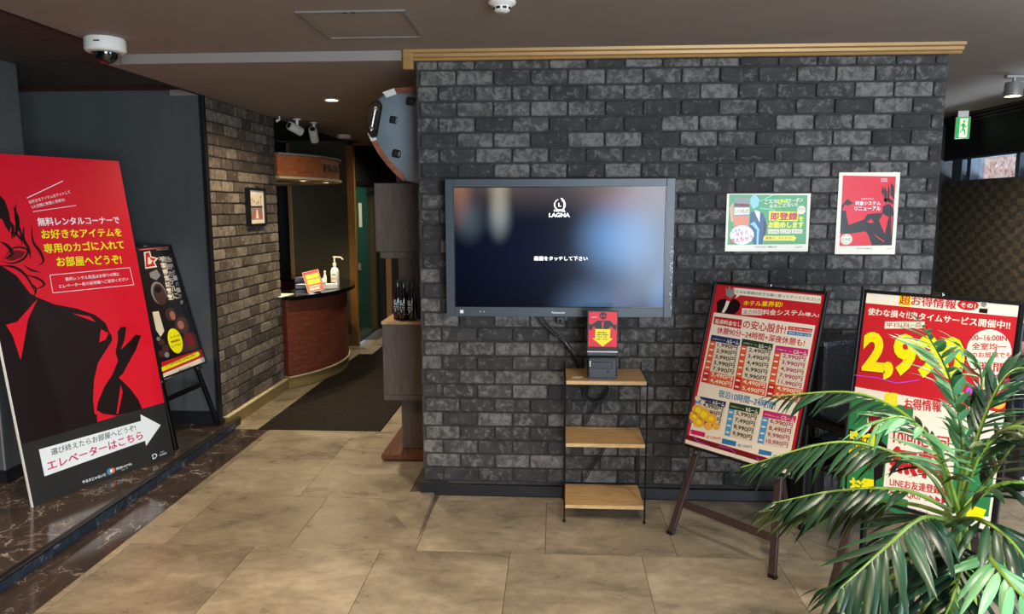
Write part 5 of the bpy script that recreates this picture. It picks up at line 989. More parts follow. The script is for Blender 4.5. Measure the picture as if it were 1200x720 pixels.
# podium
pod = thing('floor_podium', 'low dark marble step on the left with black nosing', 'step', kind='structure')
bx('core', 'black_trim', pod, -6, -4, 0, -2.335, 5.2, .05)
for i in range(12):
    for k in range(3):
        tile('slab', 'marble_brown', pod, -2.335-.72*(k+1), 5.2-.8*(i+1), -2.335-.72*k, 5.2-.8*i, .05, .057, .0008)
for i in range(8): bx('riser_slab', 'marble_blue', pod, -2.335, 5.03-.9*(i+1)+.001, 0, -2.312, 5.03-.9*i-.001, .047)
bx('end_slab', 'marble_blue', pod, -2.39, 5.03, 0, -2.312, 5.055, .047)
bx('nosing', 'black_trim', pod, -2.345, -2.2, .047, -2.308, 5.055, .059, .003)
# ---- ceilings
CZ = 2.41; CB = 2.362
ceil = struct('ceiling', 'ceiling_paint', 'smooth dark taupe plaster ceiling over the lobby', 'ceiling', -2.27, -3.2, CZ, 5, 3.93, CZ+.2)
bx('right_ceiling', 'ceiling_paint', ceil, 1.9, 3.93, CZ, 5, 8.5, CZ+.2)
bx('rear_ceiling', 'ceiling_paint', ceil, -2.39, 3.93, CB, 1.9, 9.8, CZ+.2)
bx('rear_edge', 'ceiling_paint', ceil, -2.62, 5.0, CB, -2.39, 6.27, CZ+.014)
bx('edge_trim', 'black_trim', ceil, -2.285, -3.2, CZ-.004, -2.27, 3.925, CZ+.02)
bx('edge_trim', 'black_trim', ceil, -2.405, 3.93, CB-.004, -2.39, 5.0, CB+.06)
struct('trim_1', 'trim_grey', 'pale grey painted step between the front and rear ceilings', 'trim', -2.3, 3.905, CB-.002, -.775, 3.93, CZ)
wc = thing('ceiling_wood', 'dark timber boarded ceiling above the raised step', 'ceiling', kind='structure')
bx('core', 'void_black', wc, -6, -3.2, 2.44, -2.285, 5.3, 2.6)
for i in range(43): bx('plank', 'dark_ceiling_wood', wc, -6, 5.2-.16*(i+1)+.002, 2.425, -2.286, 5.2-.16*i-.002, 2.44)
bx('red_batten', 'red_dark', wc, -5, 4.975, 2.40, -2.42, 5.013, 2.4245)
bx('filler', 'void_black', wc, -2.405, 3.935, 2.425, -2.286, 5.3, 2.44)
# ---- walls
def brick_shape(w_, h_, d):
    c = min(.007, w_*.2); b = .005; m = MB()
    def ring(ix, y, cc):
        x0, x1, z0, z1 = -w_/2+ix, w_/2-ix, -h_/2+ix, h_/2-ix
        return [(x0+cc, y, z0), (x1-cc, y, z0), (x1, y, z0+cc), (x1, y, z1-cc), (x1-cc, y, z1), (x0+cc, y, z1), (x0, y, z1-cc), (x0, y, z0+cc)]
    vs = ring(0, 0, c)+ring(0, -d+b*.7, c)+ring(b*.9, -d, c)
    fs = [(i, (i+1) % 8, 8+(i+1) % 8, 8+i) for i in range(8)]+[(8+i, 8+(i+1) % 8, 16+(i+1) % 8, 16+i) for i in range(8)]+[tuple(range(16, 24))]
    return m.add(vs, fs)
def brick_wall(parent, m, place, u0, u1, rows, pitch, off0, off1, hidden=None, limit=300, d=.012, j=.011):
    """place(u, z) -> matrix of a brick centred there; rows: list of (z0, z1, parity)"""
    full = {}; L = []
    for z0, z1, par in rows:
        off = off1 if par else off0
        k = math.floor((u0-off)/pitch)
        while off+pitch*k < u1:
            a, b = max(off+pitch*k, u0), min(off+pitch*(k+1), u1); k += 1
            if b-a < .03: continue
            if hidden and hidden(a, b, z0, z1): continue
            L.append((round(b-a-j, 4), round(z1-z0-j, 4), (a+b)/2, (z0+z1)/2, z0))
    L.sort(key=lambda q: (-(q[0] > pitch-j-.02), -q[4]))
    rest = MB()
    for i, (w_, h_, u, z, _) in enumerate(L):
        jz = random.uniform(-.0012, .0012)
        M = place(u, z+jz*.4)
        if i < limit:
            v_ = random.randint(0, 3); key = (w_, h_, v_)
            if key not in full:
                o = brick_shape(w_-.001*(v_ % 2), h_-.001*(v_//2), d+.0008*v_).build('brick', m, parent); full[key] = o.data; o.matrix_local = M
            else: inst('brick', full[key], parent, M)
        else:
            q = brick_shape(w_, h_, d); rest.add(q.v, q.f, M)
    if rest.v:
        o = rest.build('small_bricks', m, parent); o['kind'] = 'stuff'
    return len(L)
WX0, WX1, WY = -.73, 1.97, 3.942
bw = struct('wall_front', 'grout', 'freestanding dark grey brick wall carrying the large screen', 'wall', WX0, WY, 0, WX1, WY+.2, CB)
rows = [(.0, .079, 1)]+[(.079+.07975*k, .079+.07975*(k+1), k % 2) for k in range(28)]+[(2.312, CB-.002, 0)]
nb = brick_wall(bw, 'brick_dark', lambda u, z: Matrix.Translation((u, WY, z)), WX0, WX1, rows[1:], .1938, -.616, -.713,
           hidden=lambda a, b, z0, z1: a > -.50 and b < .55 and z0 > 1.10 and z1 < 1.69, j=.009)
print('front bricks', nb)
bl = struct('wall_left', 'grout_brown', 'brown-grey brick wall running back on the left with a small framed picture', 'wall', -2.6, 5.02, 0, -2.402, 6.27, CB)
Mr = Matrix.Rotation(PI/2, 4, 'Z')
nb = brick_wall(bl, 'brick_brown', lambda u, z: Matrix.Translation((-2.402, u, z)) @ Mr, 5.03, 6.265, [(.10+.0808*k, min(.10+.0808*(k+1), CB), k % 2) for k in range(28)], .1938, 5.02, 5.117, j=.009)
print('left bricks', nb)
bx('corner_bead', 'black_trim', bl, -2.415, 4.985, .057, -2.385, 5.022, CB, .003)
# front baseboard (with its higher stub at the left corner)
bb = struct('baseboard_front', 'base_black', 'black baseboard along the foot of the dark brick wall', 'baseboard', WX0-.012, 3.915, 0, WX1, 3.94, .062, bevel=.003)
bx('corner_piece', 'base_black', bb, WX0-.014, 3.911, 0, -.58, 3.9145, .08, .002)
# gold cornice: profile swept along the top of the brick wall and returned at the left
prof = [(0, 0), (.012, 0), (.02, .012), (.032, .016), (.036, .03), (.05, .036), (.054, .05), (0, .05)]
def cornice(m):
    a = MB(); n = len(prof); P0 = [(WX0-.002-p, 3.928-p, CB-.003+q*.99) for p, q in prof]; P1 = [(WX1+.05, 3.928-p, CB-.003+q*.99) for p, q in prof]
    P2 = [(WX0-.002-p, 4.3, CB-.003+q*.99-.04) for p, q in prof]
    a.add(P0+P1, [(i, n+i, n+(i+1) % n, (i+1) % n) for i in range(n)]+[tuple(range(n)), tuple(range(n, 2*n))])
    return a.build('trim_2', m)
tag(cornice('gold_trim'), 'gold moulded cornice along the top of the dark brick wall', 'trim', kind='structure')
struct('trim_3', 'gold_trim', 'short gold moulding block at the left end of the cornice', 'trim', -.79, 3.88, CB-.05, -.735, 3.925, CZ-.002, bevel=.006)
# left gold baseboard
gb = struct('baseboard_left', 'gold_base', 'gold baseboard along the foot of the left brick wall', 'baseboard', -2.39, 5.06, 0, -2.365, 6.27, .085)
bx('cap', 'base_cap', gb, -2.405, 5.06, .085, -2.362, 6.27, .097, .002)
# wall behind the step, with upright panels
wb = thing('wall_step', 'smooth slate-coloured panelled wall behind the raised step', 'wall', kind='structure')
xs = [-6, -3.86, -2.415]
for a, b in zip(xs, xs[1:]):
    bx('panel', 'wall_slate', wb, a+.0005, 5.015, .057, b-.0005, 5.3, 2.424)
struct('baseboard_step', 'base_black', 'black baseboard of the slate wall behind the step', 'baseboard', -6, 4.998, .0575, -2.417, 5.014, .15)
pl = struct('wall_pier', 'wall_slate', 'slate-blue pier at the left edge beside the step', 'wall', -4.2, 3.83, .057, -3.1, 4.2, 2.424)
bx('skirting', 'base_black', pl, -4.2, 3.815, .057, -3.088, 4.2, .13)
bx('corner_bead', 'trim_grey', pl, -3.106, 3.824, .13, -3.098, 3.832, 2.42)
struct('wall_west', 'wall_slate_dark', 'dark outer wall beyond the pier', 'wall', -6.1, -4, 0, -6, 5.3, 2.6)
# room behind the photographer (glazed entrance), right side
struct('wall_entrance', 'black_wall', 'dark wall with the glazed entrance opposite the screen', 'wall', -6, -3.3, 0, .3, -3.2, 2.6)
struct('wall_entrance_side', 'black_wall', 'dark wall strip beside the glazed entrance', 'wall', 4.4, -3.3, 0, 5, -3.2, 2.6)
struct('wall_east', 'black_wall', 'dark side wall at the far right of the lobby', 'wall', 4.9, -3.2, 0, 5, 5.2, 2.6)
# right-hand passage: woven wall, window band, bulkhead
wr = struct('wall_right', 'woven', 'woven brown checkered wall covering below the high window', 'wall', 3.6, 4.6, 0, 3.75, 7.25, 1.822)
bk = struct('wall_bulkhead', 'black_wall', 'black bulkhead above the high window band', 'wall', 3.6, 4.6, 2.03, 3.75, 7.25, CZ)
for k, zz in enumerate((2.34, 2.365, 2.39)): bx('batten', 'dark_ceiling_wood', bk, 3.58-.012*k, 4.6, zz, 3.6, 7.1, zz+.012)
struct('wall_far_right', 'black_wall', 'black end wall beyond the right-hand passage', 'wall', 1.9, 7.15, 0, 3.75, 7.35, CZ)
wi = thing('window_1', 'narrow high window with grey frames showing a tiled wall outside', 'window', kind='structure')
bx('frame', 'window_frame_grey', wi, 3.61, 4.6, 1.822, 3.72, 7.15, 1.835); bx('frame', 'window_frame_grey', wi, 3.61, 4.6, 2.015, 3.72, 7.15, 2.03)
for ya, yb in ((6.84, 7.0), (6.70, 6.76), (6.02, 6.07), (5.92, 5.96), (5.3, 5.35)): bx('mullion', 'window_frame_grey', wi, 3.605, ya, 1.835, 3.72, yb, 2.015)
for ya, yb in ((6.07, 6.70), (5.35, 5.92)): bx('pane', 'glass_pane', wi, 3.66, ya, 1.835, 3.664, yb, 2.015)
ow = tag(MB().box(5.6, 3.5, 0, 5.8, 13, 5).build('outside_tiled_wall', 'outside_wall'), 'pinkish tiled building wall outside the high window', 'building')
# ---- corridor and reception recess
struct('wall_reception_back', 'olive_dark', 'dark olive wall behind the reception counter', 'wall', -3.03, 8.4, 0, -2.36, 8.5, CB)
struct('wall_reception_side', 'black_wall', 'black wall of the office behind the counter', 'wall', -6, 8.9, 0, -3.0, 9.0, CB)
struct('wall_reception_end', 'black_wall', 'black side wall of the reception recess', 'wall', -5.1, 6.27, 0, -5.0, 8.9, CB)
struct('wall_reception_near', 'black_wall', 'black wall on the reception side of the brick wall', 'wall', -5, 6.2, 0, -2.605, 6.27, CB)
struct('ceiling_reception', 'void_black', 'black ceiling over the reception recess', 'ceiling', -5, 6.275, CB-.003, -2.4, 8.9, CB+.1)
struct('trim_4', 'post_tan', 'narrow tan door post in the wall behind reception', 'trim', -3.06, 8.36, 0, -3.03, 8.4, CB-.03)
struct('trim_5', 'gold_post', 'tall gold-brown door post beside the green glass door', 'trim', -2.36, 8.33, 0, -2.28, 8.4, CB-.06)
bx_ = struct('trim_6', 'gold_post', 'gold-brown rail above the green glass door', 'trim', -2.28, 8.34, CB-.06, -1.0, 8.38, CB-.03)
struct('baseboard_reception', 'gold_base', 'gold baseboard between counter and door post', 'baseboard', -2.6, 8.385, 0, -2.36, 8.4, .12)
dr = thing('door_1', 'green glass door with a small notice plate in the corridor', 'door', kind='structure')
bx('glass_leaf', 'door_green', dr, -2.34, 8.42, .03, -2.28, 8.95, 1.86); bx('glass_leaf', 'door_reflection_dark', dr, -2.34, 8.955, .03, -2.29, 9.5, 1.86)  # second leaf coloured dark olive to stand for a reflection in the glass
bx('transom', 'black_trim', dr, -2.34, 8.42, 1.86, -2.26, 9.5, 1.9); bx('closer', 'plastic_black', dr, -2.28, 8.9, 1.76, -2.22, 9.2, 1.81)
bx('notice_plate', 'white_dirty', dr, -2.28, 8.5, 1.38, -2.274, 8.62, 1.66)
bx('lock', 'alu', dr, -2.28, 8.44, .88, -2.265, 8.48, .96)
struct('wall_corridor', 'black_wall', 'dark wall above the green glass door', 'wall', -2.36, 8.42, 1.9, -2.28, 9.6, CB)
struct('wall_corridor_end', 'black_wall', 'black end wall of the corridor', 'wall', -2.4, 9.6, 0, 0, 9.7, CB)
struct('trim_7', 'post_tan', 'pale door post at the far end of the corridor', 'trim', -2.22, 9.55, 0, -2.15, 9.6, 1.9)
struct('wall_corridor_right', 'black_wall', 'dark wall of the corridor behind the display unit', 'wall', -.5, 5.2, 0, -.4, 9.6, CB)
# ================================================================== CEILING FIXTURES
h = thing('access_hatch', 'square aluminium-framed access hatch in the ceiling', 'hatch', (-.85, 3.36, CZ))
for a in ((-.23, -.24, .23, -.225), (-.23, .225, .23, .24), (-.23, -.225, -.215, .225), (.215, -.225, .23, .225)): bx('frame_bar', 'alu', h, a[0], a[1], -.008, a[2], a[3], -.0005)
bx('hatch_panel', 'ceiling_paint', h, -.212, -.222, -.003, .212, .222, -.0005)
for x in (-.03, .005): bx('latch', 'chrome', h, x, -.244, -.011, x+.018, -.232, -.0085)
d = thing('dome_camera', 'white dome security camera on the ceiling at the left', 'camera', (-2.165, 3.55, CZ), (0, 0, 0))
MB().lathe([(.088, -.0005), (.092, -.006), (.092, -.055), (.084, -.064), (.06, -.066)], 28).build('housing', 'plastic_white', d, smooth=True)
MB().lathe([(.056, -.064)]+[(.056*math.cos(t*.2), -.064-.056*math.sin(t*.2)) for t in range(1, 8)], 24).build('dome', 'glass_dome', d, smooth=True)
MB().lathe([(.061, -.062), (.063, -.068), (.057, -.07)], 24).build('ring', 'chrome', d, smooth=True)
bx('badge', 'plastic_grey', d, .0, -.0935, -.03, .03, -.0915, -.024)
d = thing('smoke_detector', 'white round smoke detector on the ceiling above the screen', 'detector', (-.213, 3.03, CZ))
MB().lathe([(.055, -.0005), (.055, -.01), (.034, -.022), (.032, -.036), (.024, -.042)], 24).build('body', 'plastic_white', d, smooth=True)
for k in range(8):
    a = k*PI/4+.39; M = Matrix.Rotation(a, 4, 'Z'); bx('vent_slot', 'plastic_black', d, -.008, -.0345, -.034, .008, -.03, -.025, M=M)
d = thing('smoke_detector', 'white square detector on the ceiling at the far corridor end', 'detector', (-2.21, 7.75, CB))
MB().lathe([(.07, -.0005), (.07, -.03), (.06, -.04)], 20).build('body', 'plastic_white', d, smooth=True)
MB().lathe([(.02, -.041), (.018, -.046)], 12).build('sensor', 'plastic_grey', d, smooth=True)
def downlight(x, y, z, label, m='lamp_warm', power=40, col=WARM, ang=120, tgt=None, r=.045, rad=.04, group=None):
    t = thing('downlight', label, 'light', (x, y, z), group=group)
    MB().lathe([(r+.012, -.0005), (r+.012, -.006), (r, -.008), (r-.004, -.004), (r-.006, -.0008)], 24).build('ring', 'white_dirty', t, smooth=True)
    MB().lathe([(r-.008, -.001), (r-.01, -.0045)], 20).build('lens', m, t)
    spot('downlight_beam', (x, y, z-.012), tgt or (x, y, 0), power, col, ang, .8, rad)
downlight(-1.58, 5.26, CB, 'warm round downlight glowing above the corridor mat', power=48, col=(1, .8, .55), ang=165)
downlight(-1.45, 8.2, CB, 'added unseen downlight brightening the far corridor before the green door', power=45, col=(1, .85, .62), ang=165)  # added lamp, out of view, to brighten the corridor and green door
def bullet(label, loc, rz, tilt, arm):
    t = thing('bullet_camera', label, 'camera', loc, (0, 0, rz))
    MB().lathe([(.034, -.0005), (.034, -.008), (.014, -.014), (.012, -arm), (.004, -arm-.01)], 16).build('mount', 'plastic_white', t, smooth=True)
    M = Matrix.Translation((0, 0, -arm-.02)) @ Matrix.Rotation(tilt, 4, 'X')
    MB().tube([(0, .05, -.02), (0, .048, -.02), (0, -.075, -.02), (0, -.085, -.02)], [.03, .038, .038, .034], 18, M).build('body', 'white_dirty', t, smooth=True)
    MB().tube([(0, -.083, -.02), (0, -.088, -.02)], [.026, .024], 16, M).build('lens', 'glass_dome', t, smooth=True)
bullet('white bullet camera on a ceiling bracket above the reception canopy, the upper one', (-2.22, 6.36, CB), -.55, -.35, .05)
bullet('white bullet camera pointing at the mat, hanging just beside its twin', (-2.16, 6.62, CB), .15, -.75, .09)
t = thing('sensor_bracket', 'small white bracket at the top far corner of the left brick wall', 'bracket', (-2.30, 6.16, CB))
MB().tube([(0, 0, -.001), (0, 0, -.02), (.01, -.02, -.05), (-.04, -.03, -.08)], [.014, .014, .016, .02], 10).build('arm', 'white_dirty', t, smooth=True)
t.scale = (.55,)*3
# track spot on the right
t = thing('track_spotlight', 'grey cylindrical spotlight hanging from the right-hand ceiling', 'light', (2.84, 4.87, CZ))
bx('track', 'alu', t, -.06, -.02, -.022, .5, .02, -.0005, .002)
MB().tube([(0, 0, -.02), (0, 0, -.05)], .012, 10).build('stem', 'alu', t, smooth=True)
MB().lathe([(.02, -.045), (.052, -.05), (.056, -.06), (.06, -.145), (.054, -.147), (.05, -.135), (.02, -.13)], 24).build('can', 'alu', t, smooth=True)
MB().lathe([(.05, -.136), (.048, -.141)], 20).build('lens', 'lamp_neutral', t)
spot('track_beam', (2.84, 4.87, CZ-.15), (2.7, 4.9, .2), 60, NEUT, 165, .7)
t.scale = (.88,)*3
# exit sign
t = thing('exit_sign', 'green and white running-man exit sign hanging from the ceiling', 'sign', (3.46, 6.6, CZ), (0, 0, R(-14)))
bx('case', 'plastic_white', t, -.07, -.0, -.275, .07, .03, -.06, .004); bx('bracket', 'alu', t, -.05, .008, -.06, .05, .022, -.0005)
t.scale = (.8, .8, .85)
tri = [('P', 'backlit_green', 1, [(-.066, -.271), (.066, -.271), (.066, -.064), (-.066, -.064)]), ('P', 'backlit_white', 2, [(-.03, -.262), (.044, -.262), (.044, -.075), (-.03, -.075)]),
       ('E', 'backlit_green', 3, .008, -.105, .011, .013), ('P', 'backlit_green', 3, [(-.004, -.12), (.016, -.125), (.024, -.15), (.038, -.16), (.034, -.168), (.014, -.158), (.012, -.175), (.03, -.2), (.026, -.235), (.014, -.235), (.016, -.205), (-.002, -.19), (-.014, -.215), (-.028, -.215), (-.026, -.205), (-.016, -.2), (-.004, -.165), (-.012, -.145), (-.022, -.155), (-.028, -.148)])]
print_mesh('pictogram', tri, t, y=-.0005, prefix='')
# ================================================================== SCREEN
tv = thing('touch_screen', 'large wall-mounted touch screen television in a dark grey case', 'screen', (.022, 3.868, 1.389))
s_ = MB()
s_.box(-.592, -.038, -.359, -.548, .0, .359).box(.548, -.038, -.359, .592, .0, .359).box(-.548, -.038, .318, .548, 0, .359).box(-.548, -.038, -.359, .548, 0, -.308)
s_.build('case_frame', 'tv_case', tv, .002)
bx('back_shell', 'plastic_black', tv, -.57, .0, -.33, .57, .055, .33, .004)
g_ = MB(); g_.box(-.552, -.036, -.312, -.546, -.02, .322).box(.546, -.036, -.312, .552, -.02, .322).box(-.546, -.036, .315, .546, -.02, .322).box(-.546, -.036, -.312, .546, -.02, -.305)
g_.build('inner_bezel', 'tv_black', tv)
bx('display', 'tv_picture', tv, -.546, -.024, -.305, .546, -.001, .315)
TXT = []
def T_(c, t, x0, x1, z, h, w=2, L=3): TXT.append(('T', c, L, t, x0, z, x1, z, h, w))
T_('screen_white', 'HOTEL', -.026, .034, .190, .013, 1); T_('screen_white', 'LAGNA', -.052, .056, .163, .021, 2)
T_('screen_white', 'L', -.003, .011, .217, .019, 1)
TXT.append(('T', 'screen_white', 3, '画面をタッチして下さい', -.128, -.063, .150, -.063, .022, 1))
import math as _m
def arc(cx, cz, r, w_, a0, a1, n=14):
    p = [(cx+(r)*_m.cos(a0+(a1-a0)*i/n), cz+r*_m.sin(a0+(a1-a0)*i/n)) for i in range(n+1)]
    q = [(cx+(r-w_*_m.sin(PI*i/n)-.001)*_m.cos(a0+(a1-a0)*i/n), cz+(r-w_*_m.sin(PI*i/n)-.001)*_m.sin(a0+(a1-a0)*i/n)) for i in range(n+1)]
    return p+q[::-1]
TXT.append(('P', 'screen_white', 3, arc(.003, .226, .029, .005, R(100), R(300))))
TXT.append(('P', 'screen_white', 3, arc(.005, .226, .029, .009, R(-70), R(70))))
TXT.append(('P', 'screen_white', 3, [(.008, .262), (.02, .257), (.03, .245), (.024, .238), (.016, .245)]))
print_mesh('screen_text', TXT, tv, y=-.0243, prefix='')
lg = [('T', 'print_white', 1, 'Panasonic', -.034, -.341, .034, -.341, .011, 1)]
print_mesh('maker_mark', lg, tv, y=-.0385, prefix='')
bx('sticker', 'plastic_white', tv, -.52, -.0395, -.342, -.502, -.0383, -.325)
for x in (-.415, -.395): bx('button', 'white_dirty', tv, x, -.0395, -.336, x+.006, -.0383, -.331)
wr_ = MB(); random.seed(3)
for k in range(26):
    z = random.uniform(-.33, .02); x = .585+random.uniform(-.012, .002); wr_.box(x, -.0392, z, x+random.uniform(.002, .005), -.0382, z+random.uniform(.004, .014))
o = wr_.build('tape_residue', 'white_dirty', tv); o['kind'] = 'stuff'
t = thing('motion_sensor', 'small black sensor box fixed to the bricks under the screen', 'sensor', (.034, 3.93, 1.0))
bx('body', 'plastic_black', t, -.022, -.05, -.016, .022, -.002, .024, .004); MB().tube([(0, -.05, 0), (0, -.062, 0)], [.01, .008], 12).build('lens', 'glass_dome', t, smooth=True)
bx('bracket', 'plastic_black', t, .022, -.03, .0, .036, -.002, .02)
# ================================================================== SHELF
sh = thing('metal_shelf', 'three-tier shelf with oak boards and thin black wire frame under the screen', 'shelf', (.262, 3.745, 0))
X0, X1, Ya, Yb = -.2, .2, -.145, .145
for z in (.722, .398, .072): bx('board', 'shelf_wood', sh, X0, Ya, z, X1, Yb, z+.019, .0015)
for x in (X0-.004, X1+.004):
    for y in (Ya, Yb):
        MB().tube([(x, y, .0), (x, y, .015), (x, y, .08), (x, y, .78 if y > 0 else .735)], [.009, .0045, .004, .004], 8).build('post', 'metal_black', sh, smooth=True)
    f_ = MB()
    for y in (Ya+.012, Yb-.012): f_.tube([(x, y, .06), (x, y, .735)], .0026, 6)
    for z in (.06, .39, .714, .735): f_.tube([(x, Ya, z), (x, Yb, z)], .003, 6)
    f_.build('side_frame', 'metal_black', sh)
for k, (za, zb) in enumerate(((.74, .41), (.41, .09))):
    for o_ in (0, .012): MB().tube([(X1-.14+o_, Yb+.004, za-.03), (X0+.1+o_, Yb+.004, zb+.02)], .0026, 6).build('brace', 'metal_black', sh)
pr = thing('receipt_printer', 'compact black receipt printer on the top shelf', 'printer', (.245, 3.71, .741))
bx('body', 'plastic_grey', pr, -.073, -.07, .004, .073, .075, .11, .008, 2)
bx('foot_plate', 'plastic_black', pr, -.07, -.074, 0, .07, .07, .012)
bx('front_cover', 'plastic_black', pr, -.056, -.0735, .055, .05, -.069, .09, .002); bx('paper_slot', 'black_trim', pr, -.06, -.075, .092, .06, -.06, .1)
for z in (.088, .078, .068): bx('indicator', 'plastic_white', pr, -.066, -.0725, z, -.059, -.0695, z+.006)
MB().tube([(.03, -.0695, .036), (.03, -.0755, .036)], [.009, .008], 14).build('power_button', 'plastic_black', pr, smooth=True)
sg = thing('countertop_sign', 'small red sign with yellow down arrow standing on the black printer', 'sign', (.245, 3.72, .8515))
bx('base', 'plastic_grey', sg, -.078, -.04, 0, .078, .045, .022, .004); bx('ledge', 'alu', sg, -.078, -.055, .022, .078, -.03, .03, .001)
bx('panel', 'print_suit', sg, -.077, -.034, .028, .077, -.026, .235, .001)
p_ = print_mesh('print', SIGNS['sm'], sg, y=0, xlim=.075); p_.location = (0, -.035, .031)
t = tag(MB().prism([(-.03, -.012), (-.005, .016), (.03, .008), (.012, -.018)], .0, .0015, 'xy').build('paper_slip', 'white_dirty'), 'small white slip of paper lying beside the printer', 'paper'); t.location = (.12, 3.68, .7412)
t = thing('power_cable', 'black cable drooping from the screen to the printer and looping under the shelf', 'cable', (0, 3.885, 0))
pts = [(-.10, 0, 1.04), (-.06, 0, .985), (0, 0, .93), (.055, -.0, .885), (.09, -.0, .83), (.125, .02, .77), (.14, .025, .72), (.16, .02, .66), (.175, .01, .60), (.215, 0, .565), (.27, .0, .575), (.30, 0, .63), (.27, .0, .68), (.2, .01, .66), (.18, .02, .60)]
MB().tube(cat([Vector(p) for p in pts], 6), .006, 8).build('cord', 'plastic_black', t, smooth=True)
pts = [(-.075, .008, 1.04), (-.03, .008, .98), (.03, .008, .92), (.08, .008, .86), (.10, .02, .80), (.13, .03, .72), (.15, .03, .65), (.17, .02, .58), (.22, .01, .55)]
MB().tube(cat([Vector(p) for p in pts], 6), .0045, 8).build('thin_cord', 'plastic_grey', t, smooth=True)
MB().tube([(.058, 0, .885), (.088, 0, .845)], .013, 10).build('ferrite', 'plastic_black', t)
# ================================================================== WALL POSTERS
def paper(name, label, x, z, w_, h_, key, rot=0, t_=.0015):
    o = thing(name, label, 'poster', (x, 3.9262, z), (0, R(rot), 0))
    bx('sheet', 'print_cream', o, -w_/2, -t_, -h_/2, w_/2, 0, h_/2)
    print_mesh('print', SIGNS[key], o, y=-t_-.0001, step=.0002)
    if key == 'a3r':
        for x_ in (-.13, .13): bx('tape', 'glass_pane', o, x_-.01, -t_-.003, h_/2-.01, x_+.01, -t_-.0025, h_/2+.008)
    return o
paper('wall_poster', 'landscape green and white coupon poster on the bricks right of the screen', 1.109, 1.521, .427, .3, 'a3g')
paper('wall_poster', 'portrait red poster of a suited figure on the brick wall', 1.613, 1.567, .305, .42, 'a3r')
# ================================================================== EASELS AND BOARDS
def sign_frame(label, loc, yaw_, lean, w_, h_, key, lift, t_=.018, fw=.012):
    o = thing('poster_frame', label, 'signboard')
    o.matrix_world = Matrix.Translation(loc) @ Matrix.Rotation(R(yaw_), 4, 'Z') @ Matrix.Rotation(R(-lean), 4, 'X') @ Matrix.Translation((0, 0, lift))
    for a in ((-w_/2, 0, -w_/2+fw, h_), (w_/2-fw, 0, w_/2, h_)): bx('frame_side', 'black_trim', o, a[0], -t_*.6, a[1], a[2], t_*.4, a[3], .001)
    for a in ((0, fw), (h_-fw, h_)): bx('frame_rail', 'black_trim', o, -w_/2+fw, -t_*.6, a[0], w_/2-fw, t_*.4, a[1], .001)
    bx('backing', 'plastic_black', o, -w_/2+fw, -.003, fw, w_/2-fw, .004, h_-fw)
    bx('clip', 'chrome', o, -.02, -t_*.6-.001, h_-.004, .02, t_*.4, h_+.01, .002)
    print_mesh('poster_print', SIGNS[key], o, y=-.0035, step=.0003, xlim=w_/2-fw)
    return o
def easel(label, loc, yaw_, lean, m, half, top, lift, hw, back=.62, brace=.2, rear=0):
    o = thing('display_easel', label, 'easel', loc, (0, 0, R(yaw_)))
    le = R(lean); M = Matrix.Rotation(-le, 4, 'X')
    yb = .0075+.002
    hz = top/math.cos(le)
    for s in (-1, 1):
        a = Vector((s*half, yb+.012, .0)); b = Vector((s*hw, yb+.012, hz))
        dx = (b-a).normalized(); p = Vector((dx.z, 0, -dx.x))
        q = MB(); wv = .017
        vs = [a-p*wv+Vector((0, -.01, 0)), a+p*wv+Vector((0, -.01, 0)), a+p*wv+Vector((0, .01, 0)), a-p*wv+Vector((0, .01, 0))]
        vs += [v+(b-a) for v in vs]
        q.add(vs, [(0, 3, 2, 1), (4, 5, 6, 7), (0, 1, 5, 4), (1, 2, 6, 5), (2, 3, 7, 6), (3, 0, 4, 7)], M).build('front_leg', m, o, .002)
        MB().box(-.018, -.011, 0, .018, .011, .02, M @ Matrix.Translation(a)).build('foot_cap', 'plastic_black', o)
        zz = lift-.012; f = zz/hz; xx = s*(half+(hw-half)*f)
        MB().box(xx-.012, -.012, zz-.008, xx+.012, .028, zz+.005, M).build('support_peg', 'chrome', o)
    xb = half+(hw-half)*brace/hz
    MB().box(-xb+.012, yb+.004, brace-.017, xb-.012, yb+.02, brace+.017, M).build('cross_brace', m, o, .002)
    tp = M @ Vector((0, yb+.03, hz*.93)); ft = Vector((rear, back, 0))
    MB().tube([ft, tp], .015, 4).build('rear_leg', 'plastic_black' if rear else m, o)
    MB().box(-hw-.02, yb+.002, hz*.93-.015, hw+.02, yb+.022, hz*.93+.015, M).build('top_rail', m, o, .002)
    return o
sign_frame('price list board of rest and stay rates on a dark wooden easel', (.751, 3.262, 0), -47.8, 15.5, .594, .832, 'e1', .43/math.cos(R(15.5)))
easel('dark brown wooden easel with feet clear in view holding the price list', (.751, 3.262, 0), -47.8, 15.5, 'easel_wood', .28, 1.12, .43/math.cos(R(15.5)), .12, .62, .17)
b2 = (1.382+.43*math.tan(R(8))*math.sin(R(-45.1)), 2.791-.43*math.tan(R(8))*math.cos(R(-45.1)), 0)
sign_frame('red board with big yellow price 2,990 behind the palm', b2, -45.1, 8, .57, .844, 'e2', .43/math.cos(R(8)))
easel('dark brown wooden easel half hidden behind the palm', b2, -45.1, 8, 'easel_wood', .27, 1.12, .43/math.cos(R(8)), .12, .5, .17)
sign_frame('black magazine-style poster board with yellow oval on a black easel', (-2.393, 4.705, .057), 86, 14, .594, .868, 'mu', .462)
easel('black easel standing on the marble step', (-2.393, 4.705, .057), 86, 14, 'metal_black', .265, 1.12, .462, .12, .4, .33)
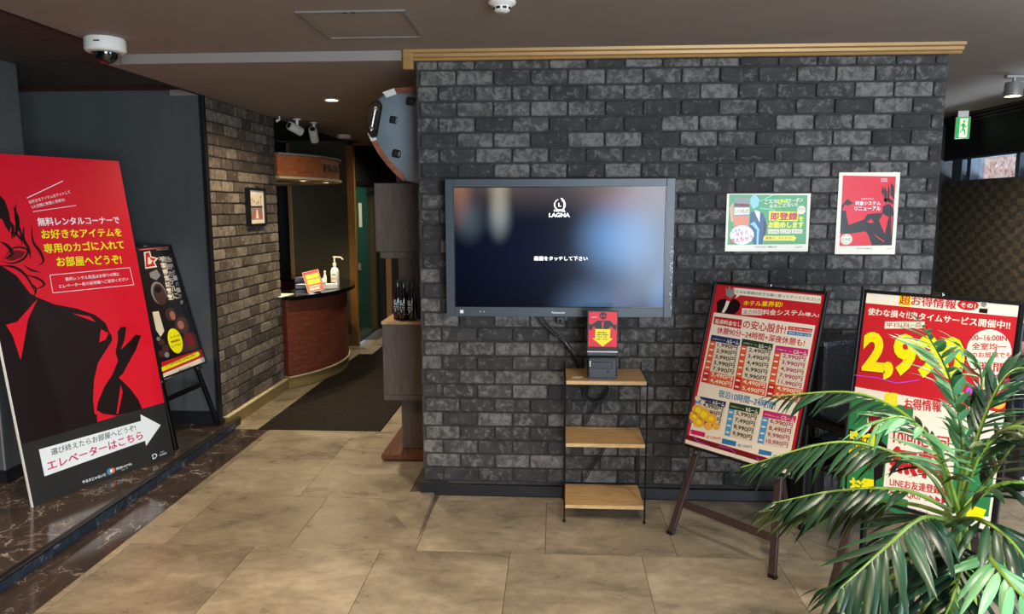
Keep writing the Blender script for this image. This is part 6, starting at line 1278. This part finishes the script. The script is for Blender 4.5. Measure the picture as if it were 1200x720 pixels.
# big board leaning on its own foot
o = thing('standing_signboard', 'tall red and black panel with white arrow standing on the marble step', 'signboard')
o.matrix_world = Matrix.Translation((-2.544, 3.914, .057)) @ Matrix.Rotation(R(69.07), 4, 'Z') @ Matrix.Rotation(R(-9.6), 4, 'X')
bx('foam_panel', 'plastic_white', o, -.4437, 0, .001, .4437, .012, 1.858)
bx('edge_strip', 'plastic_white', o, -.449, -.001, .001, -.4437, .013, 1.858)
print_mesh('panel_print', SIGNS['big'], o, y=-.0003, step=.0004)
st = MB().box(-.2, 0, 0, .2, .01, 1.0, Matrix.Translation((0, .35, -.056)) @ Matrix.Rotation(R(18), 4, 'X')); st.build('rear_strut', 'plastic_black', o)
# ================================================================== FRAMED PICTURE
t = thing('picture_frame', 'small black box frame with a pier photograph on the left brick wall', 'picture', (-2.385, 5.76, 1.61), (0, 0, PI/2))
a_, b_ = .165, .15
for q in ((-a_, -b_, -a_+.02, b_), (a_-.02, -b_, a_, b_)): bx('frame_side', 'black_trim', t, q[0], -.035, q[1], q[2], 0, q[3])
for z in (-b_, b_-.02): bx('frame_rail', 'black_trim', t, -a_+.02, -.035, z, a_-.02, 0, z+.02)
pic = [('P', 'print_cream', 1, [(-.145, -.13), (.145, -.13), (.145, .13), (-.145, .13)]), ('P', 'print_grey', 2, [(-.11, -.1), (.11, -.1), (.11, .1), (-.11, .1)]), ('P', 'print_cream2', 3, [(-.11, 0), (.11, 0), (.11, .1), (-.11, .1)]),
       ('P', 'print_coral2', 4, [(-.11, -.09), (.11, -.09), (.11, -.06), (.02, -.01), (-.02, -.01), (-.11, -.06)]), ('P', 'print_cream', 5, [(-.03, -.09), (.03, -.09), (.008, -.015), (-.008, -.015)]), ('P', 'print_night', 4, [(-.11, -.005), (.11, -.005), (.11, .008), (-.11, .008)])]
for x, hh in ((-.09, .06), (-.05, .045), (.0, .03), (.035, .04), (.085, .08)): pic.append(('P', 'print_night', 6, [(x-.003, -.02), (x+.003, -.02), (x+.002, hh), (x-.002, hh)])); pic.append(('E', 'print_night', 6, x, hh, .009, .01))
print_mesh('photograph', pic, t, y=-.02, prefix='', step=.0003)
MB().tube([(.0, -.02, b_), (.0, -.04, b_+.012)], .008, 8).build('picture_hook', 'chrome', t)
# ================================================================== RECEPTION
CX, CY = -3.4, 7.05
def curved(r0, r1, z0, z1, a0, a1, n=28):
    m = MB(); vs = []
    for i in range(n+1):
        a = a0+(a1-a0)*i/n
        for r, z in ((r0, z0), (r1, z0), (r1, z1), (r0, z1)): vs.append((CX+r*math.cos(a), CY+r*math.sin(a), z))
    fs = []
    for i in range(n):
        for k in range(4): fs.append((i*4+k, i*4+(k+1) % 4, i*4+4+(k+1) % 4, i*4+4+k))
    fs += [(0, 1, 2, 3), (n*4+3, n*4+2, n*4+1, n*4)]
    return m.add(vs, fs)
A0, A1 = R(-37), R(78)
ct = thing('reception_counter', 'curved red-brown wood reception counter with black stone top', 'counter')
curved(1.1, 1.31, .0045, .105, A0, A1).build('plinth', 'gold_base', ct, smooth=True); curved(1.1, 1.33, .105, .113, A0, A1).build('plinth_strip', 'base_cap', ct, smooth=True)
curved(1.2, 1.318, .113, .80, A0, A1).build('body', 'red_wood', ct, smooth=True)
curved(.95, 1.40, .80, .835, A0, R(80)).build('countertop', 'granite_black', ct, smooth=True)
cn = thing('reception_canopy', 'curved orange-brown wood canopy above the reception counter', 'canopy')
B0, B1 = R(-37), R(84)
curved(.9, 1.275, 1.875, 2.06, B0, B1).build('fascia', 'canopy_wood', cn, smooth=True)
curved(.9, 1.30, 2.06, 2.075, B0, B1).build('top_moulding', 'trim_grey', cn, smooth=True)
curved(.9, 1.30, 1.855, 1.875, B0, B1).build('bottom_moulding', 'base_cap', cn, smooth=True)
# raised letters wrapped round the fascia
def wrap(v):
    a = v[0]/1.28; r = 1.277-v[1]; return (CX+r*math.cos(a), CY+r*math.sin(a), v[2])
def letter(ch, s0, s1, z0, z1):
    load_glyphs([('T', 0, 0, ch)]); vs, fs, gw, gh = GL[ch, 0]; m = MB(); n = len(vs)
    P = [(s0+(s1-s0)*a/gw, z0+(z1-z0)*b/gh) for a, b in vs]
    m.add([wrap((a, -.0015, b)) for a, b in P]+[wrap((a, -.012, b)) for a, b in P], fs+[tuple(i+n for i in f[::-1]) for f in fs])
    return m.build('letter', 'black_trim', cn)
for k, ch in enumerate('FRONT'): letter(ch, -.235+.1*k, -.235+.1*k+.082, 1.935, 2.005)
for a, lab in ((R(-18), 'small warm downlight under the canopy, the nearer one'), (R(8), 'small warm downlight under the canopy, the farther one')):
    x, y = CX+1.16*math.cos(a), CY+1.16*math.sin(a)
    downlight(x, y, 1.855, lab, power=24, ang=140, r=.035, rad=.02, col=(1, .82, .5))
# things on the counter
CT = .835
def pump(label, x, y, s, m='plastic_white', nozzle=True):
    t = thing('pump_bottle', label, 'bottle', (x, y, CT))
    MB().lathe([(.03*s, 0), (.032*s, .008*s), (.032*s, .11*s), (.024*s, .13*s), (.012*s, .14*s), (.011*s, .155*s)], 18).build('body', m, t, smooth=True)
    MB().lathe([(.015*s, .15*s), (.015*s, .17*s), (.006*s, .175*s), (.005*s, .21*s), (.012*s, .212*s), (.012*s, .222*s)], 12).build('pump_head', m, t, smooth=True)
    MB().tube([(0, 0, .217*s), (.05*s, -.01*s, .217*s), (.07*s, -.015*s, .2*s)], .005*s, 8).build('nozzle', m, t, smooth=True)
    if nozzle: print_mesh('label_print', [('P', 'print_grey', 1, [(-.018*s, .05*s), (.018*s, .05*s), (.018*s, .056*s), (-.018*s, .056*s)]), ('P', 'print_grey', 1, [(-.015*s, .08*s), (.015*s, .08*s), (.015*s, .09*s), (-.015*s, .09*s)])], t, y=-.0325*s)
pump('white pump bottle of hand sanitizer on the reception counter', -2.19, 7.2, 1.3)
t = thing('spray_bottle', 'slim white bottle just beside the pump bottle on the counter', 'bottle', (-2.28, 7.16, CT))
MB().lathe([(.016, 0), (.017, .09), (.009, .11), (.009, .13)], 14).build('body', 'plastic_white', t, smooth=True); MB().lathe([(.011, .125), (.011, .145), (.008, .148)], 12).build('cap', 'plastic_white', t, smooth=True)
t = thing('desk_telephone', 'white desk telephone lying on the black countertop', 'telephone', (-2.17, 6.93, CT), (0, 0, R(20)))
MB().prism([(-.09, 0), (.09, 0), (.09, .02), (-.09, .055)], -.08, .08, 'yz').build('base', 'plastic_white', t, .006)
MB().tube(cat([(-.05, -.09, .06), (-.05, -.08, .075), (-.05, 0, .082), (-.05, .07, .08), (-.05, .09, .068)], 4), [.02]+[.016]*4+[.012]*8+[.016]*3+[.02], 10).build('handset', 'plastic_white', t, smooth=True)
MB().box(.0, -.05, .042, .06, .05, .05, Matrix.Rotation(R(-11), 4, 'X')).build('keypad', 'plastic_grey', t)
MB().tube(cat([(-.05, -.08, .05), (-.1, -.1, .01), (-.13, -.05, .006), (-.1, .02, .006)], 5), .004, 6).build('cord', 'plastic_white', t, smooth=True)
t = thing('menu_stand', 'orange and yellow card in a leaning acrylic stand on the counter', 'sign', (-2.16, 6.52, CT+.0155), (0, 0, R(24)))
Mq = Matrix.Rotation(R(-24), 4, 'X') @ Matrix.Rotation(R(-12), 4, 'Y')
MB().box(-.055, 0, .0, .055, .004, .15, Mq @ Matrix.Scale(1.35, 4)).build('card', 'plastic_white', t); bx('foot', 'glass_dome', t, -.055, -.03, -.015, .055, .06, -.011)
p_ = print_mesh('card_print', [('P', 'print_orange2', 1, [(-.053, .004), (.053, .004), (.053, .148), (-.053, .148)]), ('P', 'print_red2', 2, [(-.053, .132), (.053, .132), (.053, .148), (-.053, .148)]), ('P', 'print_yellow2', 3, [(-.04, .095), (.045, .095), (.045, .125), (-.04, .125)]), ('P', 'print_yellow', 3, [(-.04, .055), (.045, .055), (.045, .088), (-.04, .088)]), ('P', 'print_cream', 3, [(-.04, .012), (.03, .012), (.03, .03), (-.04, .03)]), ('P', 'print_cream', 3, [(-.04, .036), (.04, .036), (.04, .044), (-.04, .044)])], t, y=-.0005, step=.0003); p_.matrix_local = Mq @ Matrix.Scale(1.35, 4)
t = tag(MB().prism([(-.07, -.12), (.05, -.13), (.07, .12), (-.06, .13)], 0, .006, 'xy').build('paper_sheet', 'white_dirty'), 'white paper pad at the near end of the reception counter', 'paper'); t.location = (-2.40, 6.30, CT)
t = thing('card_terminal', 'low black tray behind the orange card stand', 'tray', (-2.42, 6.95, CT), (0, 0, R(20)))
bx('base', 'plastic_black', t, -.09, -.12, 0, .09, .12, .05, .006); bx('screen_hood', 'plastic_black', t, -.09, .06, .05, .03, .12, .1, .006)
# ================================================================== DISPLAY UNIT
du = thing('display_unit', 'tall brown display unit of stacked boxes at the left end of the brick wall', 'display unit')
bx('base_slab', 'slab_wood', du, -1.093, 4.446, .012, -.56, 5.06, .045, .003); bx('base_foot', 'black_trim', du, -1.08, 4.46, 0, -.56, 5.04, .012)
bx('column', 'unit_wood', du, -.985, 4.58, .045, -.56, 4.86, 2.1, .002)
bx('lower_box', 'unit_wood', du, -1.068, 4.45, .434, -.56, 4.575, .884, .003); bx('lower_box_side', 'unit_wood', du, -1.068, 4.575, .434, -.99, 4.9, .884)
bx('lower_top', 'unit_top_wood', du, -1.072, 4.446, .884, -.56, 4.575, .902, .002); bx('lower_top', 'unit_top_wood', du, -1.072, 4.575, .884, -.99, 4.9, .902, .002)
bx('lower_plinth', 'unit_wood', du, -1.066, 4.452, .40, -.56, 4.9, .433)
bx('upper_box', 'unit_wood', du, -1.095, 4.45, 1.335, -.56, 4.95, 1.75, .003); bx('upper_plinth', 'unit_wood', du, -1.07, 4.46, 1.294, -.56, 4.93, 1.334, .002)
for x, y, lab in ((-.985, 4.545, 'dark glass bottle with white label, outermost on the brown display unit'), (-.94, 4.51, 'dark glass bottle with white label, middle of the three on the display unit'), (-.887, 4.50, 'dark glass bottle nearest the brick wall on the display unit')):
    t = thing('glass_bottle', lab, 'bottle', (x, y, .902), group='dark bottles on the display unit')
    MB().lathe([(.026, 0), (.03, .006), (.03, .13), (.026, .155), (.0135, .185), (.012, .235)], 20).build('body', 'bottle_glass', t, smooth=True)
    MB().lathe([(.0145, .228), (.0145, .245), (.012, .248)], 16).build('cap', 'cap_green', t, smooth=True)
    it = []
    for s, zz, ch in ((.0, .095, '麦'), (.0, .055, '芋')): it.append(('T', 'print_white', 1, ch, -.016, zz, .016, zz, .034, 2))
    it.append(('P', 'print_white', 1, [(-.02, .04), (.02, .04), (.02, .044), (-.02, .044)]))
    print_mesh('label_print', it, t, mapping=lambda v: (.0308*math.sin(v[0]/.03-.3), -.0308*math.cos(v[0]/.03-.3), v[2]))
# ---- hull-shaped ornament hung beside the wall
t = thing('hull_ornament', 'pale blue-grey hull-shaped wall ornament with dark square inlays and wood edging', 'ornament', (0, 4.2, 0))
out = [(-.62, 2.285), (-.78, 2.268), (-.90, 2.262), (-.965, 2.24), (-1.03, 2.19), (-1.055, 2.12), (-1.066, 2.055), (-1.055, 2.02), (-1.035, 1.975), (-1.0, 1.91), (-.955, 1.85), (-.90, 1.79), (-.86, 1.757), (-.80, 1.74), (-.62, 1.74)]
def ins(p, k, c=(-.80, 2.03)): return [(c[0]+(a-c[0])*k, c[1]+(b-c[1])*k) for a, b in p]
m = MB(); n = len(out)
rings = [(out, .10), (out, .02), (ins(out, .97), 0), (ins(out, .90), -.015), (ins(out, .5), -.03)]
vs = []; fs = []
for r_, y in rings: vs += [(a, y, b) for a, b in r_]
for k in range(len(rings)-1):
    for i in range(n): fs.append((k*n+i, k*n+(i+1) % n, (k+1)*n+(i+1) % n, (k+1)*n+i))
fs += [tuple(range(n)), tuple(range((len(rings)-1)*n, len(rings)*n))]
m.add(vs, fs).build('shell', 'orn_shell', t, smooth=True)
def strip(i0, i1, w_, name, mt, y=-.004):
    q = MB(); a = [out[i] for i in range(i0, i1+1)]; c = ins(a, 1-w_)
    e = ins(a, 1.012); q.prism(e+c[::-1], y-.012, .03); return q.build(name, mt, t)
strip(0, 2, .14, 'edge_wood', 'orn_wood'); strip(2, 3, .16, 'edge_white', 'orn_white'); strip(7, 8, .16, 'edge_white', 'orn_white'); strip(8, 12, .12, 'edge_wood', 'orn_wood')
q = MB().prism([(-1.045, 2.165), (-1.018, 2.19), (-.985, 2.2), (-.965, 2.17), (-1.0, 2.0), (-1.03, 1.99), (-1.055, 2.03), (-1.06, 2.1)], -.04, .03); q.build('window_recess', 'orn_window', t, .006)
MB().tube([(-1.0, -.045, 2.16), (-1.03, -.045, 2.03)], .006, 8).build('grab_rail', 'alu', t)
for z, x in ((2.15, -1.003), (2.045, -1.028)): MB().tube([(x, -.042, z), (x, -.052, z)], .009, 8).build('screw', 'chrome', t)
for x, z in ((-.905, 2.09), (-.893, 1.905), (-.808, 2.19)): MB().box(-.026, -.034, -.024, .026, .0, .024, Matrix.Translation((x, 0, z)) @ Matrix.Rotation(R(12), 4, 'Y')).build('inlay', 'black_trim', t, .012, segs=3)
MB().box(-.9, .1, 1.8, -.62, .25, 2.25).build('mounting_block', 'black_trim', t)
# ================================================================== DARK FURNITURE BEHIND THE BOARDS
t = thing('armchair', 'black leather high-backed chair partly hidden between the two easel boards', 'chair', (1.56, 3.55, 0), (0, 0, R(-150)))
def cushion(name, x0, y0, z0, x1, y1, z1, m='leather_black', b=.04): return bx(name, m, t, x0, y0, z0, x1, y1, z1, b, segs=3)
cushion('seat', -.22, -.2, .36, .22, .2, .47); cushion('backrest', -.22, -.245, .45, .22, -.15, .97)
for s in (-1, 1):
    cushion('armrest', s*.265-.04, -.22, .55, s*.265+.04, .2, .62, b=.025)
    for y in (-.18, .17): MB().tube([(s*.265, y, .0), (s*.265, y, .56)], .014, 10).build('leg', 'metal_black', t, smooth=True)
    MB().tube([(s*.2, -.17, .05), (s*.2, -.17, .4)], .012, 8).build('leg_brace', 'metal_black', t)
bx('seat_frame', 'metal_black', t, -.24, -.2, .33, .24, .2, .36)
t = thing('umbrella_stand', 'black round bin with pale rim beside the black chair', 'bin', (1.33, 3.82, 0))
MB().lathe([(.09, 0), (.1, .02), (.095, .5), (.09, .78), (.08, .8), (.075, .78), (.075, .1)], 24).build('body', 'plastic_black', t, smooth=True)
MB().lathe([(.092, .775), (.096, .785), (.092, .80), (.086, .79)], 24).build('rim', 'tan_leather', t, smooth=True)
t = thing('bench_seat', 'low bench with tan and black upholstery behind the red board', 'bench', (3.15, 4.5, 0))
bx('seat', 'fabric_blue', t, -.5, -.3, .42, .42, .25, .58, .03, segs=2); bx('base', 'plastic_black', t, -.48, -.28, .06, .4, .23, .42)
bx('backrest', 'plastic_black', t, -.5, .25, .2, .42, .36, .85, .03, segs=2); bx('headroll', 'tan_leather', t, -.5, .15, .68, .42, .25, .76, .03, segs=2)
for x in (-.42, .34):
    for y in (-.24, .2): MB().tube([(x, y, 0), (x, y, .07)], .02, 8).build('foot', 'chrome', t)
# ================================================================== PALM
palm = thing('potted_palm', 'large leafy green areca palm in a black pot at the lower right', 'plant', (1.19, 2.15, 0))
MB().lathe([(.13, 0), (.15, .02), (.17, .24), (.178, .26), (.178, .285), (.16, .285), (.155, .26), (.14, .06)], 28).build('pot', 'pot_black', palm, smooth=True)
MB().lathe([(.157, .25), (.12, .262), (.02, .27)], 20).build('soil', 'soil', palm, smooth=True)
BO = Vector((1.19, 2.15, 0)); random.seed(11)
for k in range(7):
    a = k*2.4; r_ = .02+.012*k; top = Vector((.0+.02*math.cos(a), .02*math.sin(a), .68+.02*(k % 3)))
    MB().tube(cat([(r_*math.cos(a), r_*math.sin(a), .26), (r_*.8*math.cos(a), r_*.8*math.sin(a), .45), tuple(top)], 5), [.013-.0005*i for i in range(11)], 8).build('cane', 'stem_green', palm, smooth=True)
# leaflet shapes, length 1 along +Y, drooping
def leaflet(droop, wd):
    m = MB(); n = 6; vs = []; fs = []
    for i in range(n+1):
        t_ = i/n; w_ = wd*math.sin(PI*min(1, t_**.75*1.0))**.8 if i < n else 0; w_ = max(w_, .006 if i < n else .0)
        y = t_; z = -droop*t_*t_
        vs += [(-w_/2, y, z-.25*w_), (0, y, z), (w_/2, y, z-.25*w_)]
    for i in range(n): fs += [(i*3, i*3+1, i*3+4, i*3+3), (i*3+1, i*3+2, i*3+5, i*3+4)]
    me = bpy.data.meshes.new('leaflet'); me.from_pydata(vs, [], fs)
    for p in me.polygons: p.use_smooth = True
    return me
LM = {}
for tn, mn in (('d', 'leaf_dark'), ('l', 'leaf_light'), ('o', 'leaf_olive')):
    for k in range(4):
        me = leaflet((.18, .32, .45, .6)[k], (.125, .12, .11, .12)[k]); me.materials.append(MATS[mn]); LM[tn, k] = me
jobs = []
for fi, (pts, ll, tn) in enumerate(FRONDS):
    c = cat([Vector(p)-BO for p in pts], 10); n = len(c)
    o = MB().tube(c, [.0075*(1-.8*i/n) for i in range(n)], 6).build('frond', 'stem_green', palm, smooth=True)
    # arc length samples
    d = [0]
    for i in range(1, n): d.append(d[-1]+(c[i]-c[i-1]).length)
    L_ = d[-1]; s = L_*.28; k = 0; sp = .025
    while s < L_-.004:
        i = max(j for j in range(n) if d[j] <= s); i = min(i, n-2); f = (s-d[i])/max(1e-6, d[i+1]-d[i]); p = c[i].lerp(c[i+1], f); tg = (c[i+1]-c[i]).normalized()
        u = s/L_; ln = ll*(.5+.5*math.sin(PI*min(1, (u-.2)/.85)))*random.uniform(.9, 1.08)*(1 if u < .8 else 1-(u-.8)*1.8)
        side = tg.cross(Vector((0, 0, 1))).normalized()
        for sg_ in (-1, 1):
            ang = R(62-34*u+random.uniform(-6, 6))
            dr = (tg*math.cos(ang)+side*sg_*math.sin(ang)+Vector((0, 0, (.05 if abs(tg.z) < .6 else .0)-.25*(1-abs(tg.z))+random.uniform(-.12, .12)))).normalized()
            zz = Vector((0, 0, 1)); xx = dr.cross(zz).normalized(); zz = xx.cross(dr)
            M = Matrix((( xx.x, dr.x, zz.x, p.x), (xx.y, dr.y, zz.y, p.y), (xx.z, dr.z, zz.z, p.z), (0, 0, 0, 1)))
            wsc = .2/ max(ln, .05)
            M = M @ Matrix.Rotation(random.uniform(-.35, .35), 4, 'Y') @ Matrix.Diagonal((ln*min(1.5, max(.8, wsc)), ln, ln, 1))
            jobs.append((ln*(3-(p+BO).y), tn, random.randint(0, 3), o, M))
        s += sp
    M = Matrix.Translation(c[-1]) @ (c[-1]-c[-2]).to_track_quat('Y', 'Z').to_matrix().to_4x4() @ Matrix.Diagonal((ll*.5, ll*.5, ll*.5, 1))
    jobs.append((.1, tn, 1, o, M))
jobs.sort(key=lambda q: -q[0]); print('leaflets', len(jobs))
rest = {}
for i, (_, tn, k, o, M) in enumerate(jobs):
    if i < 300: inst('leaflet', LM[tn, k], o, M)
    else: rest.setdefault((o.name, tn), []).append((k, M))
mo = {'d': 'leaf_dark', 'l': 'leaf_light', 'o': 'leaf_olive'}
for (on, tn), Ls in rest.items():
    q = MB()
    for k, M in Ls: q.add([v.co[:] for v in LM[tn, k].vertices], [tuple(p.vertices) for p in LM[tn, k].polygons], M)
    me = bpy.data.meshes.new('small_leaflets'); me.from_pydata(q.v, [], q.f); me.materials.append(MATS[mo[tn]])
    for p in me.polygons: p.use_smooth = True
    oo = bpy.data.objects.new('small_leaflets', me); COL.objects.link(oo); oo.parent = bpy.data.objects[on]; oo['kind'] = 'stuff'
# ================================================================== OFF-FRAME CEILING LAMPS THAT LIGHT THE LOBBY
for i, (x, y, pw, cc) in enumerate([(-1.5, 2.3, 55, WARM), (-.4, 1.3, 50, WARM), (.9, 1.9, 50, NEUT), (2.4, 2.2, 45, NEUT), (-3.4, 2.6, 70, (1, .85, .7))]):
    t = thing('downlight', ('round recessed downlight over the tiles left of the middle', 'round recessed downlight above the photographer', 'round recessed downlight before the price list', 'round recessed downlight over the palm', 'round recessed downlight above the marble step')[i], 'light', (x, y, CZ if x > -2.3 else 2.425))
    MB().lathe([(.062, -.0005), (.062, -.006), (.05, -.008), (.046, -.001)], 24).build('ring', 'white_dirty', t, smooth=True); MB().lathe([(.044, -.001), (.042, -.004)], 20).build('lens', 'lamp_warm', t)
    spot('downlight_beam', (x, y, (CZ if x > -2.3 else 2.425)-.012), (x, y, 0), pw, cc, 130, .8, .05)
